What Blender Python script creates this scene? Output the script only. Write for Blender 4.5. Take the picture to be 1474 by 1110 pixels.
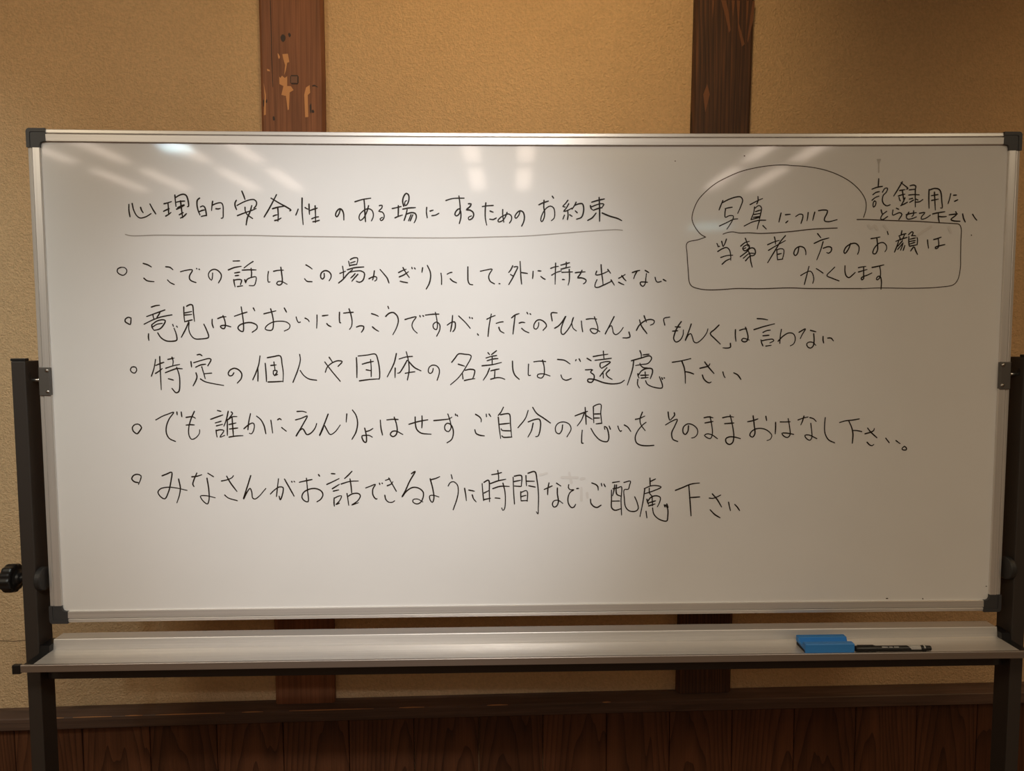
import bpy, bmesh, math, random
from mathutils import Vector, Matrix

random.seed(7)
for _o in list(bpy.data.objects):
    bpy.data.objects.remove(_o)
scene = bpy.context.scene
COL = scene.collection
R = math.radians

# ------------------------------------------------------------------ tuned values
TUBE_P = 1.8
TUBE_C = (1.0, 0.80, 0.66)
COOL_P = 2.3
SPOT_LOC = (0.10, -0.36, 2.44)
SPOT_TGT = (-0.185, 1.37, 1.365)
SPOTA_P = 104
SPOTA_C = (0.99, 1.0, 1.02)
SPOTA_ANG = 34.4
WASHA_LOC = (0.12, 0.80, 2.47)
WASHA_TGT = (0.12, 1.76, 2.25)
WASHA_P = 34
WASHA_C = (1.0, 0.72, 0.39)
WASHB_LOC = (-0.90, 0.80, 2.47)
WASHB_TGT = (-0.90, 1.76, 2.25)
WASHB_P = 17
WASHB_C = (1.0, 0.80, 0.55)
STUCCO_A = (0.79, 0.54, 0.30)
STUCCO_B = (0.88, 0.61, 0.345)
POST_L_C = ((0.14, 0.055, 0.026), (0.28, 0.110, 0.050), (0.37, 0.155, 0.072))
POST_R_C = ((0.026, 0.014, 0.010), (0.078, 0.036, 0.020), (0.22, 0.085, 0.032))
WAIN_C = ((0.030, 0.0105, 0.0045), (0.090, 0.033, 0.014), (0.135, 0.050, 0.021))
METAL = 0.6
ALU_C = (0.84, 0.81, 0.78)
TRAY_C = (0.74, 0.71, 0.68)
STAND_C = (0.038, 0.031, 0.027)
BRK_C = (0.16, 0.15, 0.14)
PANEL_C = (0.80, 0.79, 0.775)
PANEL_R = 0.06
INK_C = (0.018, 0.010, 0.005)
INK_M = (0.065, 0.042, 0.027)
INK_G = (0.36, 0.33, 0.30)
INK_F = (0.52, 0.49, 0.46)
INK_W = {'title': 0.0026, 'photo_note': 0.0023}
ROOM_C = (0.45, 0.36, 0.25)
BAR_Z0, BAR_Z1 = 0.787, 0.824
ER_ROT = 0.0
MK_ROT = -0.8
PANEL_S = 0.45
RIGHT_FILL_P = 19
RIGHT_FILL_C = (1.0, 0.6, 0.25)
SPOTC_LOC = (-1.00, -0.10, 2.46)
SPOTC_TGT = (-1.46, 1.68, 1.28)
SPOTC_P = 70
SPOTC_C = (0.80, 0.96, 1.0)
SPOTC_ANG = 50
NEAR_FILL_P = 11.6
NEAR_FILL_C = (1.0, 0.84, 0.58)
SPOTB_P = 24
SPOTB_C = (1.0, 1.0, 0.98)
SPOTB_ANG = 58
E_INK = (0.705, 0.68, 0.655)

# ------------------------------------------------------------------ camera
cam_data = bpy.data.cameras.new('camera')
cam = bpy.data.objects.new('camera', cam_data)
COL.objects.link(cam)
cam_data.sensor_fit = 'HORIZONTAL'
cam_data.sensor_width = 36.0
cam_data.lens = 36.0 * 1066.0 / 1474.0
cam_data.clip_start = 0.05
_r = Vector((0.998838, -0.048088, -0.003038))
_d = Vector((-0.006464, -0.071232, -0.997439))
_f = Vector((0.047749, 0.9963, -0.07146))
cam.matrix_world = Matrix(((_r.x, -_d.x, -_f.x, 0.0), (_r.y, -_d.y, -_f.y, 0.0),
                           (_r.z, -_d.z, -_f.z, 1.437), (0, 0, 0, 1)))
scene.camera = cam

# ------------------------------------------------------------------ world, lamps, exposure
world = bpy.data.worlds.new('world')
scene.world = world
world.use_nodes = True
world.node_tree.nodes['Background'].inputs[0].default_value = (0.9, 0.75, 0.55, 1)
world.node_tree.nodes['Background'].inputs[1].default_value = 0.05

vs = scene.view_settings
scene.display_settings.display_device = 'sRGB'
vs.view_transform = 'Standard'
vs.look = 'None'
vs.gamma = 1.0
vs.use_curve_mapping = False
vs.exposure = 0.0


def area(name, loc, size, power, color, rot=(0, 0, 0), spread=180):
    l = bpy.data.lights.new(name, 'AREA')
    l.shape = 'RECTANGLE'
    l.size, l.size_y = size
    l.energy = power
    l.color = color
    l.spread = R(spread)
    o = bpy.data.objects.new(name, l)
    o.location = loc
    o.rotation_euler = rot
    COL.objects.link(o)
    return o


def spot(name, loc, target, power, color, angle, blend, radius=0.05):
    l = bpy.data.lights.new(name, 'SPOT')
    l.energy = power
    l.color = color
    l.spot_size = R(angle)
    l.spot_blend = blend
    l.shadow_soft_size = radius
    o = bpy.data.objects.new(name, l)
    o.location = loc
    o.rotation_euler = (Vector(target) - Vector(loc)).to_track_quat('-Z', 'Y').to_euler()
    COL.objects.link(o)
    return o


# twin-tube ceiling lamps behind the photographer, two rows of four
for xa in (-2.62, -2.30, -1.80, -1.48, -0.16, 0.16, 1.53, 1.83):
    area('ceiling_tube', (xa, -1.56, 2.49), (0.10, 0.72), TUBE_P, TUBE_C)
    area('ceiling_tube', (xa, -2.46, 2.49), (0.10, 0.70), TUBE_P, TUBE_C)
# added overhead fill row for warm ambient light, clear of the board's reflections
for xa, k in ((-1.64, 1.1), (0.0, 1.0), (1.68, 0.75)):
    area('near_fill', (xa, -0.40, 2.49), (0.34, 0.70), NEAR_FILL_P * k, NEAR_FILL_C)
# a cool white lamp among them
area('cool_lamp', (-1.82, -1.52, 2.48), (0.16, 0.16), COOL_P, (0.60, 0.90, 1.0))
area('cool_lamp', (2.07, -4.79, 2.49), (0.40, 0.40), 2.6, (0.45, 0.90, 1.0))
# ceiling spot turned on the board
spot('board_spot', SPOT_LOC, SPOT_TGT, SPOTA_P, SPOTA_C, SPOTA_ANG, 1.0, 0.05)
spot('board_spot_halo', SPOT_LOC, SPOT_TGT, SPOTB_P, SPOTB_C, SPOTB_ANG, 1.0, 0.05)
# a second spot, further left
spot('side_spot', SPOTC_LOC, SPOTC_TGT, SPOTC_P, SPOTC_C, SPOTC_ANG, 1.0, 0.07)
# warm ceiling downlights in front of the stucco, plus one added fill
spot('wall_wash', WASHA_LOC, WASHA_TGT, WASHA_P, WASHA_C, 88, 1.0, 0.08)
spot('wall_wash', (2.15, 0.80, 2.47), (2.05, 1.76, 1.7), RIGHT_FILL_P, RIGHT_FILL_C, 110, 0.9, 0.08)  # added fill, brightens the right end of the wall
spot('wall_wash', WASHB_LOC, WASHB_TGT, WASHB_P, WASHB_C, 88, 1.0, 0.08)


# ------------------------------------------------------------------ helpers
def new_mat(name):
    m = bpy.data.materials.new(name)
    m.use_nodes = True
    nt = m.node_tree
    return m, nt, nt.nodes['Principled BSDF']


def plain(name, col, rough=0.5, metal=0.0, coat=0.0, spec=0.5):
    m, nt, b = new_mat(name)
    b.inputs['Base Color'].default_value = (*col, 1)
    b.inputs['Roughness'].default_value = rough
    b.inputs['Metallic'].default_value = metal
    b.inputs['Coat Weight'].default_value = coat
    b.inputs['Specular IOR Level'].default_value = spec
    return m


def N(nt, typ, **kw):
    n = nt.nodes.new(typ)
    for k, v in kw.items():
        if k.startswith('i_'):
            key = k[2:]
            n.inputs[int(key) if key.isdigit() else key.replace('_', ' ')].default_value = v
        else:
            setattr(n, k, v)
    return n


def ramp(nt, stops):
    n = nt.nodes.new('ShaderNodeValToRGB')
    e = n.color_ramp.elements
    while len(e) < len(stops):
        e.new(0.5)
    for k, (p, c) in enumerate(stops):
        e[k].position = p
        e[k].color = (*c, 1)
    return n


def link_obj(name, bm, mat, parent=None, smooth=False):
    me = bpy.data.meshes.new(name)
    bmesh.ops.recalc_face_normals(bm, faces=bm.faces)
    bm.to_mesh(me)
    bm.free()
    if smooth:
        for p in me.polygons:
            p.use_smooth = True
    o = bpy.data.objects.new(name, me)
    if mat:
        me.materials.append(mat)
    COL.objects.link(o)
    if parent:
        o.parent = parent
    return o


def tag(o, label=None, cat=None, kind=None, group=None):
    if label:
        o['label'] = label
    if cat:
        o['category'] = cat
    if kind:
        o['kind'] = kind
    if group:
        o['group'] = group
    return o


def empty(name, loc, rz=0.0):
    o = bpy.data.objects.new(name, None)
    o.empty_display_size = 0.1
    o.location = loc
    o.rotation_euler = (0, 0, rz)
    COL.objects.link(o)
    return o


def box(bm, x0, x1, y0, y1, z0, z1, bev=0.0, seg=2):
    r = bmesh.ops.create_cube(bm, size=1.0)
    vsn = r['verts']
    for v in vsn:
        v.co = Vector(((x0 + x1) / 2 + v.co.x * (x1 - x0), (y0 + y1) / 2 + v.co.y * (y1 - y0),
                       (z0 + z1) / 2 + v.co.z * (z1 - z0)))
    if bev > 0:
        es = list({e for v in vsn for e in v.link_edges})
        bmesh.ops.bevel(bm, geom=es, offset=bev, segments=seg, affect='EDGES', profile=0.5)


def prism(bm, pts, axis, a0, a1, steps=1, warp=None):
    """Extrude a closed 2-D outline along an axis ('x': pts are (y,z); 'y': (x,z); 'z': (x,y))."""
    rings = []
    for k in range(steps + 1):
        a = a0 + (a1 - a0) * k / steps
        ring = []
        for p, q in pts:
            c = {'x': (a, p, q), 'y': (p, a, q), 'z': (p, q, a)}[axis]
            c = Vector(c)
            if warp:
                c = warp(c)
            ring.append(bm.verts.new(c))
        rings.append(ring)
    n = len(pts)
    for k in range(steps):
        for i in range(n):
            j = (i + 1) % n
            bm.faces.new((rings[k][i], rings[k][j], rings[k + 1][j], rings[k + 1][i]))
    bm.faces.new(rings[0])
    bm.faces.new(list(reversed(rings[-1])))


def lathe(bm, prof, centre, axis='x', n=32, wave=None):
    """Turn (radius, along) pairs about an axis through centre; closed at both ends."""
    rings = []
    for r, a in prof:
        ring = []
        for k in range(n):
            t = 2 * math.pi * k / n
            rr = r * (wave(t) if wave and r > 0.02 else 1.0)
            u, w = rr * math.cos(t), rr * math.sin(t)
            c = {'x': (a, u, w), 'y': (u, a, w), 'z': (u, w, a)}[axis]
            ring.append(bm.verts.new(Vector(centre) + Vector(c)))
        rings.append(ring)
    for k in range(len(rings) - 1):
        for i in range(n):
            j = (i + 1) % n
            bm.faces.new((rings[k][i], rings[k][j], rings[k + 1][j], rings[k + 1][i]))
    bm.faces.new(rings[0])
    bm.faces.new(list(reversed(rings[-1])))


# ------------------------------------------------------------------ materials
def stucco_mat():
    m, nt, b = new_mat('stucco')
    tc = N(nt, 'ShaderNodeTexCoord')
    big = N(nt, 'ShaderNodeTexNoise', i_Scale=2.2, i_Detail=4.0, i_Roughness=0.6)
    fine = N(nt, 'ShaderNodeTexNoise', i_Scale=260.0, i_Detail=6.0, i_Roughness=0.65)
    mid = N(nt, 'ShaderNodeTexNoise', i_Scale=150.0, i_Detail=5.0, i_Roughness=0.6)
    for n in (big, fine, mid):
        nt.links.new(tc.outputs['Object'], n.inputs['Vector'])
    r1 = ramp(nt, [(0.3, STUCCO_A), (0.7, STUCCO_B)])
    nt.links.new(big.outputs['Fac'], r1.inputs['Fac'])
    r2 = ramp(nt, [(0.35, (0.80, 0.78, 0.74)), (0.65, (1.12, 1.10, 1.08))])
    nt.links.new(mid.outputs['Fac'], r2.inputs['Fac'])
    mx = N(nt, 'ShaderNodeMix', data_type='RGBA', blend_type='MULTIPLY')
    mx.inputs['Factor'].default_value = 0.4
    nt.links.new(r1.outputs['Color'], mx.inputs['A'])
    nt.links.new(r2.outputs['Color'], mx.inputs['B'])
    nt.links.new(mx.outputs['Result'], b.inputs['Base Color'])
    add = N(nt, 'ShaderNodeMath', operation='ADD')
    nt.links.new(fine.outputs['Fac'], add.inputs[0])
    nt.links.new(mid.outputs['Fac'], add.inputs[1])
    bp = N(nt, 'ShaderNodeBump', i_Strength=1.0, i_Distance=0.006)
    nt.links.new(add.outputs[0], bp.inputs['Height'])
    nt.links.new(bp.outputs['Normal'], b.inputs['Normal'])
    b.inputs['Roughness'].default_value = 0.95
    b.inputs['Specular IOR Level'].default_value = 0.15
    return m


def wood_mat(name, dark, mid, light, pitch=0.157, freq=150.0, rough=0.55, x_off=0.0, cathedral=1.0, spec=0.35, plank=True, ring=0.55, along='Z'):
    """Plain-sawn softwood: growth rings cut by a slanting board face, board by board."""
    m, nt, b = new_mat(name)
    tc = N(nt, 'ShaderNodeTexCoord')
    sep = N(nt, 'ShaderNodeSeparateXYZ')
    nt.links.new(tc.outputs['Object'], sep.inputs[0])

    def mth(op, a, bb=None, c=None):
        n = N(nt, 'ShaderNodeMath', operation=op)
        for k, v in enumerate((a, bb, c)):
            if v is None:
                continue
            if isinstance(v, (int, float)):
                n.inputs[k].default_value = v
            else:
                nt.links.new(v, n.inputs[k])
        return n.outputs[0]
    SX, SZ = (sep.outputs['X'], sep.outputs['Z']) if along == 'Z' else (sep.outputs['Z'], sep.outputs['X'])
    xs = mth('MULTIPLY', mth('ADD', SX, x_off), 1.0 / pitch)
    idx = mth('FLOOR', xs) if plank else mth('MULTIPLY', xs, 0.0)
    loc = mth('SUBTRACT', xs, mth('ADD', idx, 0.5)) if plank else xs
    wn = N(nt, 'ShaderNodeTexWhiteNoise', noise_dimensions='1D')
    nt.links.new(idx, wn.inputs['W'])
    rs = N(nt, 'ShaderNodeSeparateColor')
    nt.links.new(wn.outputs['Color'], rs.inputs['Color'])
    # slow wobble along the grain
    mp = N(nt, 'ShaderNodeCombineXYZ')
    nt.links.new(mth('MULTIPLY', SX, 9.0), mp.inputs['X'])
    nt.links.new(mth('MULTIPLY', SZ, 0.8), mp.inputs['Z'])
    nt.links.new(mth('MULTIPLY', rs.outputs['Green'], 30.0), mp.inputs['Y'])
    nz = N(nt, 'ShaderNodeTexNoise', i_Scale=1.0, i_Detail=3.0)
    nt.links.new(mp.outputs[0], nz.inputs['Vector'])
    wob = mth('MULTIPLY', mth('SUBTRACT', nz.outputs['Fac'], 0.5), 0.055)
    xc = mth('ADD', mth('MULTIPLY', loc, pitch), mth('MULTIPLY', mth('SUBTRACT', rs.outputs['Red'], 0.5), 0.12))
    xc = mth('ADD', xc, wob)
    dep = mth('ADD', mth('MULTIPLY', mth('ADD', SZ, mth('MULTIPLY', rs.outputs['Blue'], 2.0)), 0.06 * cathedral), 0.02)
    dep = mth('ADD', dep, wob)
    rad = mth('SQRT', mth('ADD', mth('MULTIPLY', xc, xc), mth('MULTIPLY', dep, dep)))
    saw = mth('FRACT', mth('MULTIPLY', rad, freq))
    late = mth('POWER', saw, 3.0)
    # fibres
    mp2 = N(nt, 'ShaderNodeCombineXYZ')
    nt.links.new(mth('MULTIPLY', SX, 420.0), mp2.inputs['X'])
    nt.links.new(mth('MULTIPLY', SZ, 7.0), mp2.inputs['Z'])
    nf = N(nt, 'ShaderNodeTexNoise', i_Scale=1.0, i_Detail=4.0)
    nt.links.new(mp2.outputs[0], nf.inputs['Vector'])
    f = mth('ADD', mth('MULTIPLY', late, ring), mth('MULTIPLY', nf.outputs['Fac'], 1.0 - ring))
    r = ramp(nt, [(0.12, light), (0.42, mid), (0.85, dark)])
    nt.links.new(f, r.inputs['Fac'])
    mp3 = N(nt, 'ShaderNodeCombineXYZ')
    nt.links.new(mth('MULTIPLY', SX, 26.0), mp3.inputs['X'])
    nt.links.new(mth('MULTIPLY', SZ, 3.2), mp3.inputs['Z'])
    nb = N(nt, 'ShaderNodeTexNoise', i_Scale=1.0, i_Detail=3.0, i_Distortion=0.6)
    nt.links.new(mp3.outputs[0], nb.inputs['Vector'])
    var = mth('ADD', mth('MULTIPLY', rs.outputs['Green'], 0.5), 0.72)
    var = mth('MULTIPLY', var, mth('ADD', mth('MULTIPLY', nb.outputs['Fac'], 1.1), 0.45))
    mx = N(nt, 'ShaderNodeMix', data_type='RGBA', blend_type='MULTIPLY')
    mx.inputs['Factor'].default_value = 1.0
    nt.links.new(r.outputs['Color'], mx.inputs['A'])
    cmb = N(nt, 'ShaderNodeCombineColor')
    for k in ('Red', 'Green', 'Blue'):
        nt.links.new(var, cmb.inputs[k])
    nt.links.new(cmb.outputs[0], mx.inputs['B'])
    nt.links.new(mx.outputs['Result'], b.inputs['Base Color'])
    bp = N(nt, 'ShaderNodeBump', i_Strength=0.25, i_Distance=0.002)
    nt.links.new(f, bp.inputs['Height'])
    nt.links.new(bp.outputs['Normal'], b.inputs['Normal'])
    b.inputs['Roughness'].default_value = rough
    b.inputs['Specular IOR Level'].default_value = spec
    return m


def brushed_mat(name, col, rough, stretch, metal=None):
    m, nt, b = new_mat(name)
    tc = N(nt, 'ShaderNodeTexCoord')
    mp = N(nt, 'ShaderNodeMapping')
    mp.inputs['Scale'].default_value = stretch
    nt.links.new(tc.outputs['Object'], mp.inputs['Vector'])
    nz = N(nt, 'ShaderNodeTexNoise', i_Scale=1.0, i_Detail=4.0)
    nt.links.new(mp.outputs[0], nz.inputs['Vector'])
    r = ramp(nt, [(0.3, tuple(c * 0.88 for c in col)), (0.7, col)])
    nt.links.new(nz.outputs['Fac'], r.inputs['Fac'])
    nt.links.new(r.outputs['Color'], b.inputs['Base Color'])
    b.inputs['Metallic'].default_value = METAL if metal is None else metal
    b.inputs['Roughness'].default_value = rough
    return m


def panel_mat():
    m, nt, b = new_mat('white_enamel')
    tc = N(nt, 'ShaderNodeTexCoord')
    n1 = N(nt, 'ShaderNodeTexNoise', i_Scale=7.0, i_Detail=5.0, i_Roughness=0.6)
    nt.links.new(tc.outputs['Object'], n1.inputs['Vector'])
    r = ramp(nt, [(0.25, tuple(c * 0.975 for c in PANEL_C)), (0.6, PANEL_C)])
    nt.links.new(n1.outputs['Fac'], r.inputs['Fac'])
    nt.links.new(r.outputs['Color'], b.inputs['Base Color'])
    b.inputs['Roughness'].default_value = PANEL_R
    b.inputs['Specular IOR Level'].default_value = PANEL_S
    return m


M_STUCCO = stucco_mat()
M_POST_L = wood_mat('cedar_post', *POST_L_C, pitch=0.5, freq=85.0, rough=0.6, plank=False, cathedral=0.5, ring=0.22)
M_POST_R = wood_mat('dark_cedar_post', *POST_R_C, pitch=0.5, freq=120.0, rough=0.6, plank=False, cathedral=0.8, ring=0.3)
M_WAINSCOT = wood_mat('wainscot_cedar', *WAIN_C, pitch=0.157, freq=120.0, rough=0.5, x_off=0.0, cathedral=1.0, ring=0.42)
M_RAIL = wood_mat('rail_wood', (0.075, 0.046, 0.034), (0.13, 0.078, 0.055), (0.19, 0.115, 0.08), pitch=3.0, freq=60, rough=0.45, plank=False, ring=0.2, along='X')
M_WORN = plain('worn_wood', (0.60, 0.29, 0.115), 0.7)
M_KNOT = plain('knot_wood', (0.030, 0.014, 0.008), 0.6)
M_PEG = plain('peg_wood', (0.17, 0.075, 0.038), 0.6)
M_ALU = brushed_mat('anodised_aluminium', ALU_C, 0.38, (3, 300, 300))
M_ALU_V = brushed_mat('anodised_aluminium_upright', ALU_C, 0.38, (300, 300, 3))
M_TRAY = brushed_mat('tray_aluminium', TRAY_C, 0.36, (3, 300, 300), 0.4)
M_LIP = brushed_mat('tray_edge_dimmed', (0.50, 0.46, 0.43), 0.36, (3, 300, 300), 0.85)  # aluminium with the dark room's reflection put into a darker colour
M_CAP = plain('grey_plastic', (0.045, 0.045, 0.048), 0.45)
M_WASH = plain('washer_rubber', (0.026, 0.025, 0.025), 0.5)
M_BLACK = plain('black_plastic', (0.010, 0.010, 0.011), 0.38)
M_POST = plain('brown_black_paint', STAND_C, 0.5)
M_STEEL = plain('steel', (0.55, 0.53, 0.50), 0.3, 1.0)
M_BRK = plain('bracket_steel', BRK_C, 0.45, 0.6)
M_PANEL = panel_mat()
M_INK = plain('marker_ink', INK_C, 0.55, spec=0.2)
M_INK_THIN = plain('marker_ink_thin', INK_M, 0.55, spec=0.2)
M_INK_GREY = plain('marker_ink_dry', INK_G, 0.55, spec=0.2)
M_INK_GHOST = plain('erased_ink', E_INK, 0.3, spec=0.3)
M_INK_FAINT = plain('marker_ink_faded', INK_F, 0.5, spec=0.3)
M_BLUE = plain('blue_plastic', (0.045, 0.25, 0.66), 0.42)
M_FELT = plain('dark_felt', (0.022, 0.018, 0.018), 0.95)
M_MBLACK = plain('marker_black', (0.012, 0.011, 0.011), 0.35)
M_LABEL = plain('marker_label_white', (0.85, 0.83, 0.80), 0.5)
M_FLOOR = wood_mat('floor_wood', (0.10, 0.05, 0.025), (0.17, 0.09, 0.045), (0.24, 0.14, 0.07), pitch=0.12, freq=60)
M_CEIL = plain('ceiling_paint', (0.62, 0.56, 0.47), 0.9)
M_WALL = plain('room_plaster', ROOM_C, 0.95)

# ------------------------------------------------------------------ the room
YW = 1.758          # face of the stucco


def struct(name, bm, mat, label, cat):
    o = link_obj(name, bm, mat)
    return tag(o, label, cat, 'structure')


bm = bmesh.new(); box(bm, -3.7, 3.7, YW, YW + 0.12, 0, 2.6)
struct('wall_back', bm, M_STUCCO, 'rough ochre stucco wall behind the whiteboard', 'wall')
bm = bmesh.new(); box(bm, -3.82, -3.7, -5.6, YW + 0.12, 0, 2.6)
struct('wall_left', bm, M_WALL, 'plain plaster side wall left of the whiteboard room', 'wall')
bm = bmesh.new(); box(bm, 3.7, 3.82, -5.6, YW + 0.12, 0, 2.6)
struct('wall_right', bm, M_WALL, 'plain plaster side wall right of the whiteboard room', 'wall')
bm = bmesh.new(); box(bm, -3.82, 3.82, -5.72, -5.6, 0, 2.6)
struct('wall_front', bm, M_WALL, 'plain plaster wall facing the whiteboard', 'wall')
bm = bmesh.new(); box(bm, -3.82, 3.82, -5.72, YW + 0.12, -0.1, 0)
struct('floor', bm, M_FLOOR, 'wooden board floor under the whiteboard stand', 'floor')
bm = bmesh.new(); box(bm, -3.82, 3.82, -5.72, YW + 0.12, 2.5, 2.6)
struct('ceiling', bm, M_CEIL, 'pale ceiling over the whiteboard room', 'ceiling')

# timber posts let into the stucco (slightly out of true, as hewn)
def timber(name, xs, mat, label, front):
    (xa0, xb0), (xa1, xb1) = xs          # left/right edge low at z=0.55 and high at z=2.5
    bm = bmesh.new()
    c = 0.006
    y0, y1 = YW - front, YW + 0.01
    rings = []
    for k in range(9):
        t = k / 8
        z = 0.551 + (2.499 - 0.551) * t
        a = xa0 + (xa1 - xa0) * t
        b = xb0 + (xb1 - xb0) * t
        j = [random.uniform(-0.0008, 0.0008) for _ in range(2)]
        a += j[0]; b += j[1]
        rings.append([bm.verts.new(p) for p in ((a, y1, z), (a, y0 + c, z), (a + c, y0, z), (b - c, y0, z), (b, y0 + c, z), (b, y1, z))])
    for k in range(8):
        for i in range(6):
            j = (i + 1) % 6
            bm.faces.new((rings[k][i], rings[k][j], rings[k + 1][j], rings[k + 1][i]))
    bm.faces.new(rings[0]); bm.faces.new(list(reversed(rings[-1])))
    o = link_obj(name, bm, mat)
    return tag(o, label, 'post', 'structure')


post_l = timber('trim_1', ((-0.4855, -0.3450), (-0.4814, -0.3390)), M_POST_L,
                'reddish-brown timber wall post left of centre with pale worn patches', 0.020)
post_r = timber('trim_2', ((0.4870, 0.6210), (0.5130, 0.6515)), M_POST_R,
                'dark brown timber wall post right of centre', 0.020)


def flat_patch(name, pts, y, mat, parent, th=0.0008):
    bm = bmesh.new()
    prism(bm, pts, 'y', y - th, y + 0.0002)
    return link_obj(name, bm, mat, parent)


def post_xy(px, py):   # point on the left post's face, from its own measured grid (5.55 units per 1.629 mm)
    return (-0.4815 + (px - 178 - 0.028 * py) * PX, 2.1800 - py * PX)


PX = 0.1405 / 93.5 / 5.55
FY = YW - 0.020
for pts in ([(335, 425), (345, 432), (355, 455), (348, 472), (340, 460)],
            [(375, 432), (420, 428), (432, 495), (415, 500), (402, 572), (390, 600), (398, 520), (382, 470)],
            [(350, 615), (360, 625), (372, 606), (395, 625), (415, 610), (415, 690), (445, 690), (468, 722), (436, 742), (430, 880), (420, 886), (405, 770), (368, 762), (385, 690), (352, 675)],
            [(600, 680), (605, 742), (585, 762), (590, 940), (565, 942), (556, 760), (570, 700)],
            [(222, 670), (240, 760), (240, 925), (224, 930), (230, 780)],
            [(248, 552), (270, 560), (274, 572), (252, 570)]):
    flat_patch('worn_patch', [post_xy(*p) for p in pts], FY, M_WORN, post_l)


def blob(cx, cy, rx, ry, n=12):
    return [(cx + rx * math.cos(2 * math.pi * k / n) * random.uniform(0.7, 1.15),
             cy + ry * math.sin(2 * math.pi * k / n) * random.uniform(0.7, 1.15)) for k in range(n)]


for b_ in ((380, 302, 20, 32), (432, 275, 11, 18), (610, 865, 9, 42), (628, 892, 12, 16), (246, 815, 7, 18), (306, 955, 10, 18), (222, 830, 6, 30)):
    flat_patch('knot', [post_xy(*p) for p in blob(*b_)], FY, M_KNOT, post_l)
flat_patch('crack', [post_xy(*p) for p in ((272, 0), (277, 0), (286, 300), (290, 480), (300, 700), (296, 700), (285, 480), (281, 300))], FY, M_KNOT, post_l)
flat_patch('crack', [post_xy(*p) for p in ((620, 682), (640, 676), (664, 690), (668, 700), (645, 688), (622, 690))], FY, M_KNOT, post_l)
flat_patch('peg_hole', [post_xy(*p) for p in ((440, 612), (448, 600), (500, 600), (508, 612), (508, 660), (500, 674), (452, 674), (440, 662))], FY, M_KNOT, post_l)
flat_patch('wooden_peg', [post_xy(*p) for p in ((447, 612), (500, 612), (500, 666), (447, 666))], FY, M_PEG, post_l, 0.0022)

M_FLAME = plain('flame_grain', (0.17, 0.062, 0.022), 0.6)
for pts in ([(432, 0), (470, 0), (492, 90), (512, 225), (498, 245), (470, 130)], [(515, 0), (540, 0), (536, 60), (528, 120)],
            [(556, 0), (582, 0), (576, 170), (626, 330), (604, 350), (572, 210)], [(636, 0), (652, 0), (646, 120), (638, 215)],
            [(684, 0), (700, 0), (690, 150), (652, 320), (646, 300)], [(360, 0), (376, 0), (366, 140)], [(300, 720), (330, 640), (352, 720), (318, 860)]):
    flat_patch('flame_grain', [(0.509 + (960 + a / 5.55 - 1001.4) * 0.00162, 2.198 - b / 5.55 * 0.00163) for a, b in pts], FY, M_FLAME, post_r, 0.0004)

# dado rail with a sloping top, and the board wainscot under it
bm = bmesh.new()
prism(bm, [(YW + 0.01, 0.551), (YW - 0.012, 0.5505), (YW - 0.034, 0.541), (YW - 0.036, 0.539), (YW - 0.036, 0.514), (YW - 0.034, 0.512), (YW + 0.01, 0.512)], 'x', -3.7, 3.7, 40,
      lambda c: c + Vector((0, 0, 0.004 * (1 - min(1, (c.x / 1.25) ** 2)) - 0.002)))
rail_o = struct('trim_3', bm, M_RAIL, 'dark moulded dado rail running between stucco and wood panelling', 'rail')
for x0, ln in ((-1.02, 0.05), (-0.95, 0.09), (-0.83, 0.04), (-0.76, 0.16), (-0.56, 0.05), (-0.45, 0.20), (-0.19, 0.06), (0.02, 0.05), (0.30, 0.02)):
    bm = bmesh.new()
    zz = 0.5408 + 0.004 * (1 - min(1, (x0 / 1.25) ** 2)) - 0.002
    ps = [(x0, zz - 0.0002), (x0 + ln * 0.3, zz - 0.0007), (x0 + ln * 0.7, zz - 0.0005), (x0 + ln, zz - 0.0002), (x0 + ln * 0.6, zz + 0.0004), (x0 + ln * 0.25, zz + 0.0003)]
    prism(bm, ps, 'y', YW - 0.0366, YW - 0.033)
    link_obj('worn_edge', bm, M_WORN, rail_o)
bm = bmesh.new()
pitch = 0.157
for k in range(-24, 24):
    x0 = k * pitch
    if x0 < -3.7 or x0 + pitch > 3.7:
        continue
    box(bm, x0 + 0.0008, x0 + pitch - 0.0008, YW - 0.014, YW + 0.002, 0.0, 0.514, 0.0014, 1)
struct('trim_4', bm, M_WAINSCOT, 'reddish cedar board wainscot below the dado rail', 'panelling')

# hairline crack in the stucco, far left
bm = bmesh.new()
pts_c = [(-1.30 + 0.02 * k, 0.7135 + 0.0012 * math.sin(k * 1.7)) for k in range(14)]
up = [(x, z + 0.0008) for x, z in pts_c]; dn = [(x, z - 0.0008) for x, z in reversed(pts_c)]
prism(bm, up + dn, 'y', YW - 0.0006, YW + 0.0002)
ck = link_obj('crack', bm, plain('crack_shade', (0.16, 0.10, 0.05), 0.95), bpy.data.objects['wall_back'])

# ------------------------------------------------------------------ the whiteboard on its stand
WB = empty('whiteboard', (0.1038, 1.3690, 0), R(-1.3046))
tag(WB, 'large wheeled whiteboard covered in Japanese handwriting, on a dark metal stand', 'whiteboard')
ZC = 1.35
HW, HH, FB = 0.9, 0.451, 0.0214


def sag_top(c):
    return c + Vector((0, 0, -0.0042 * (1 - (c.x / HW) ** 2)))


def sag_bot(c):
    return c + Vector((0, 0, 0.0016 * (1 - (c.x / HW) ** 2)))


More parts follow.
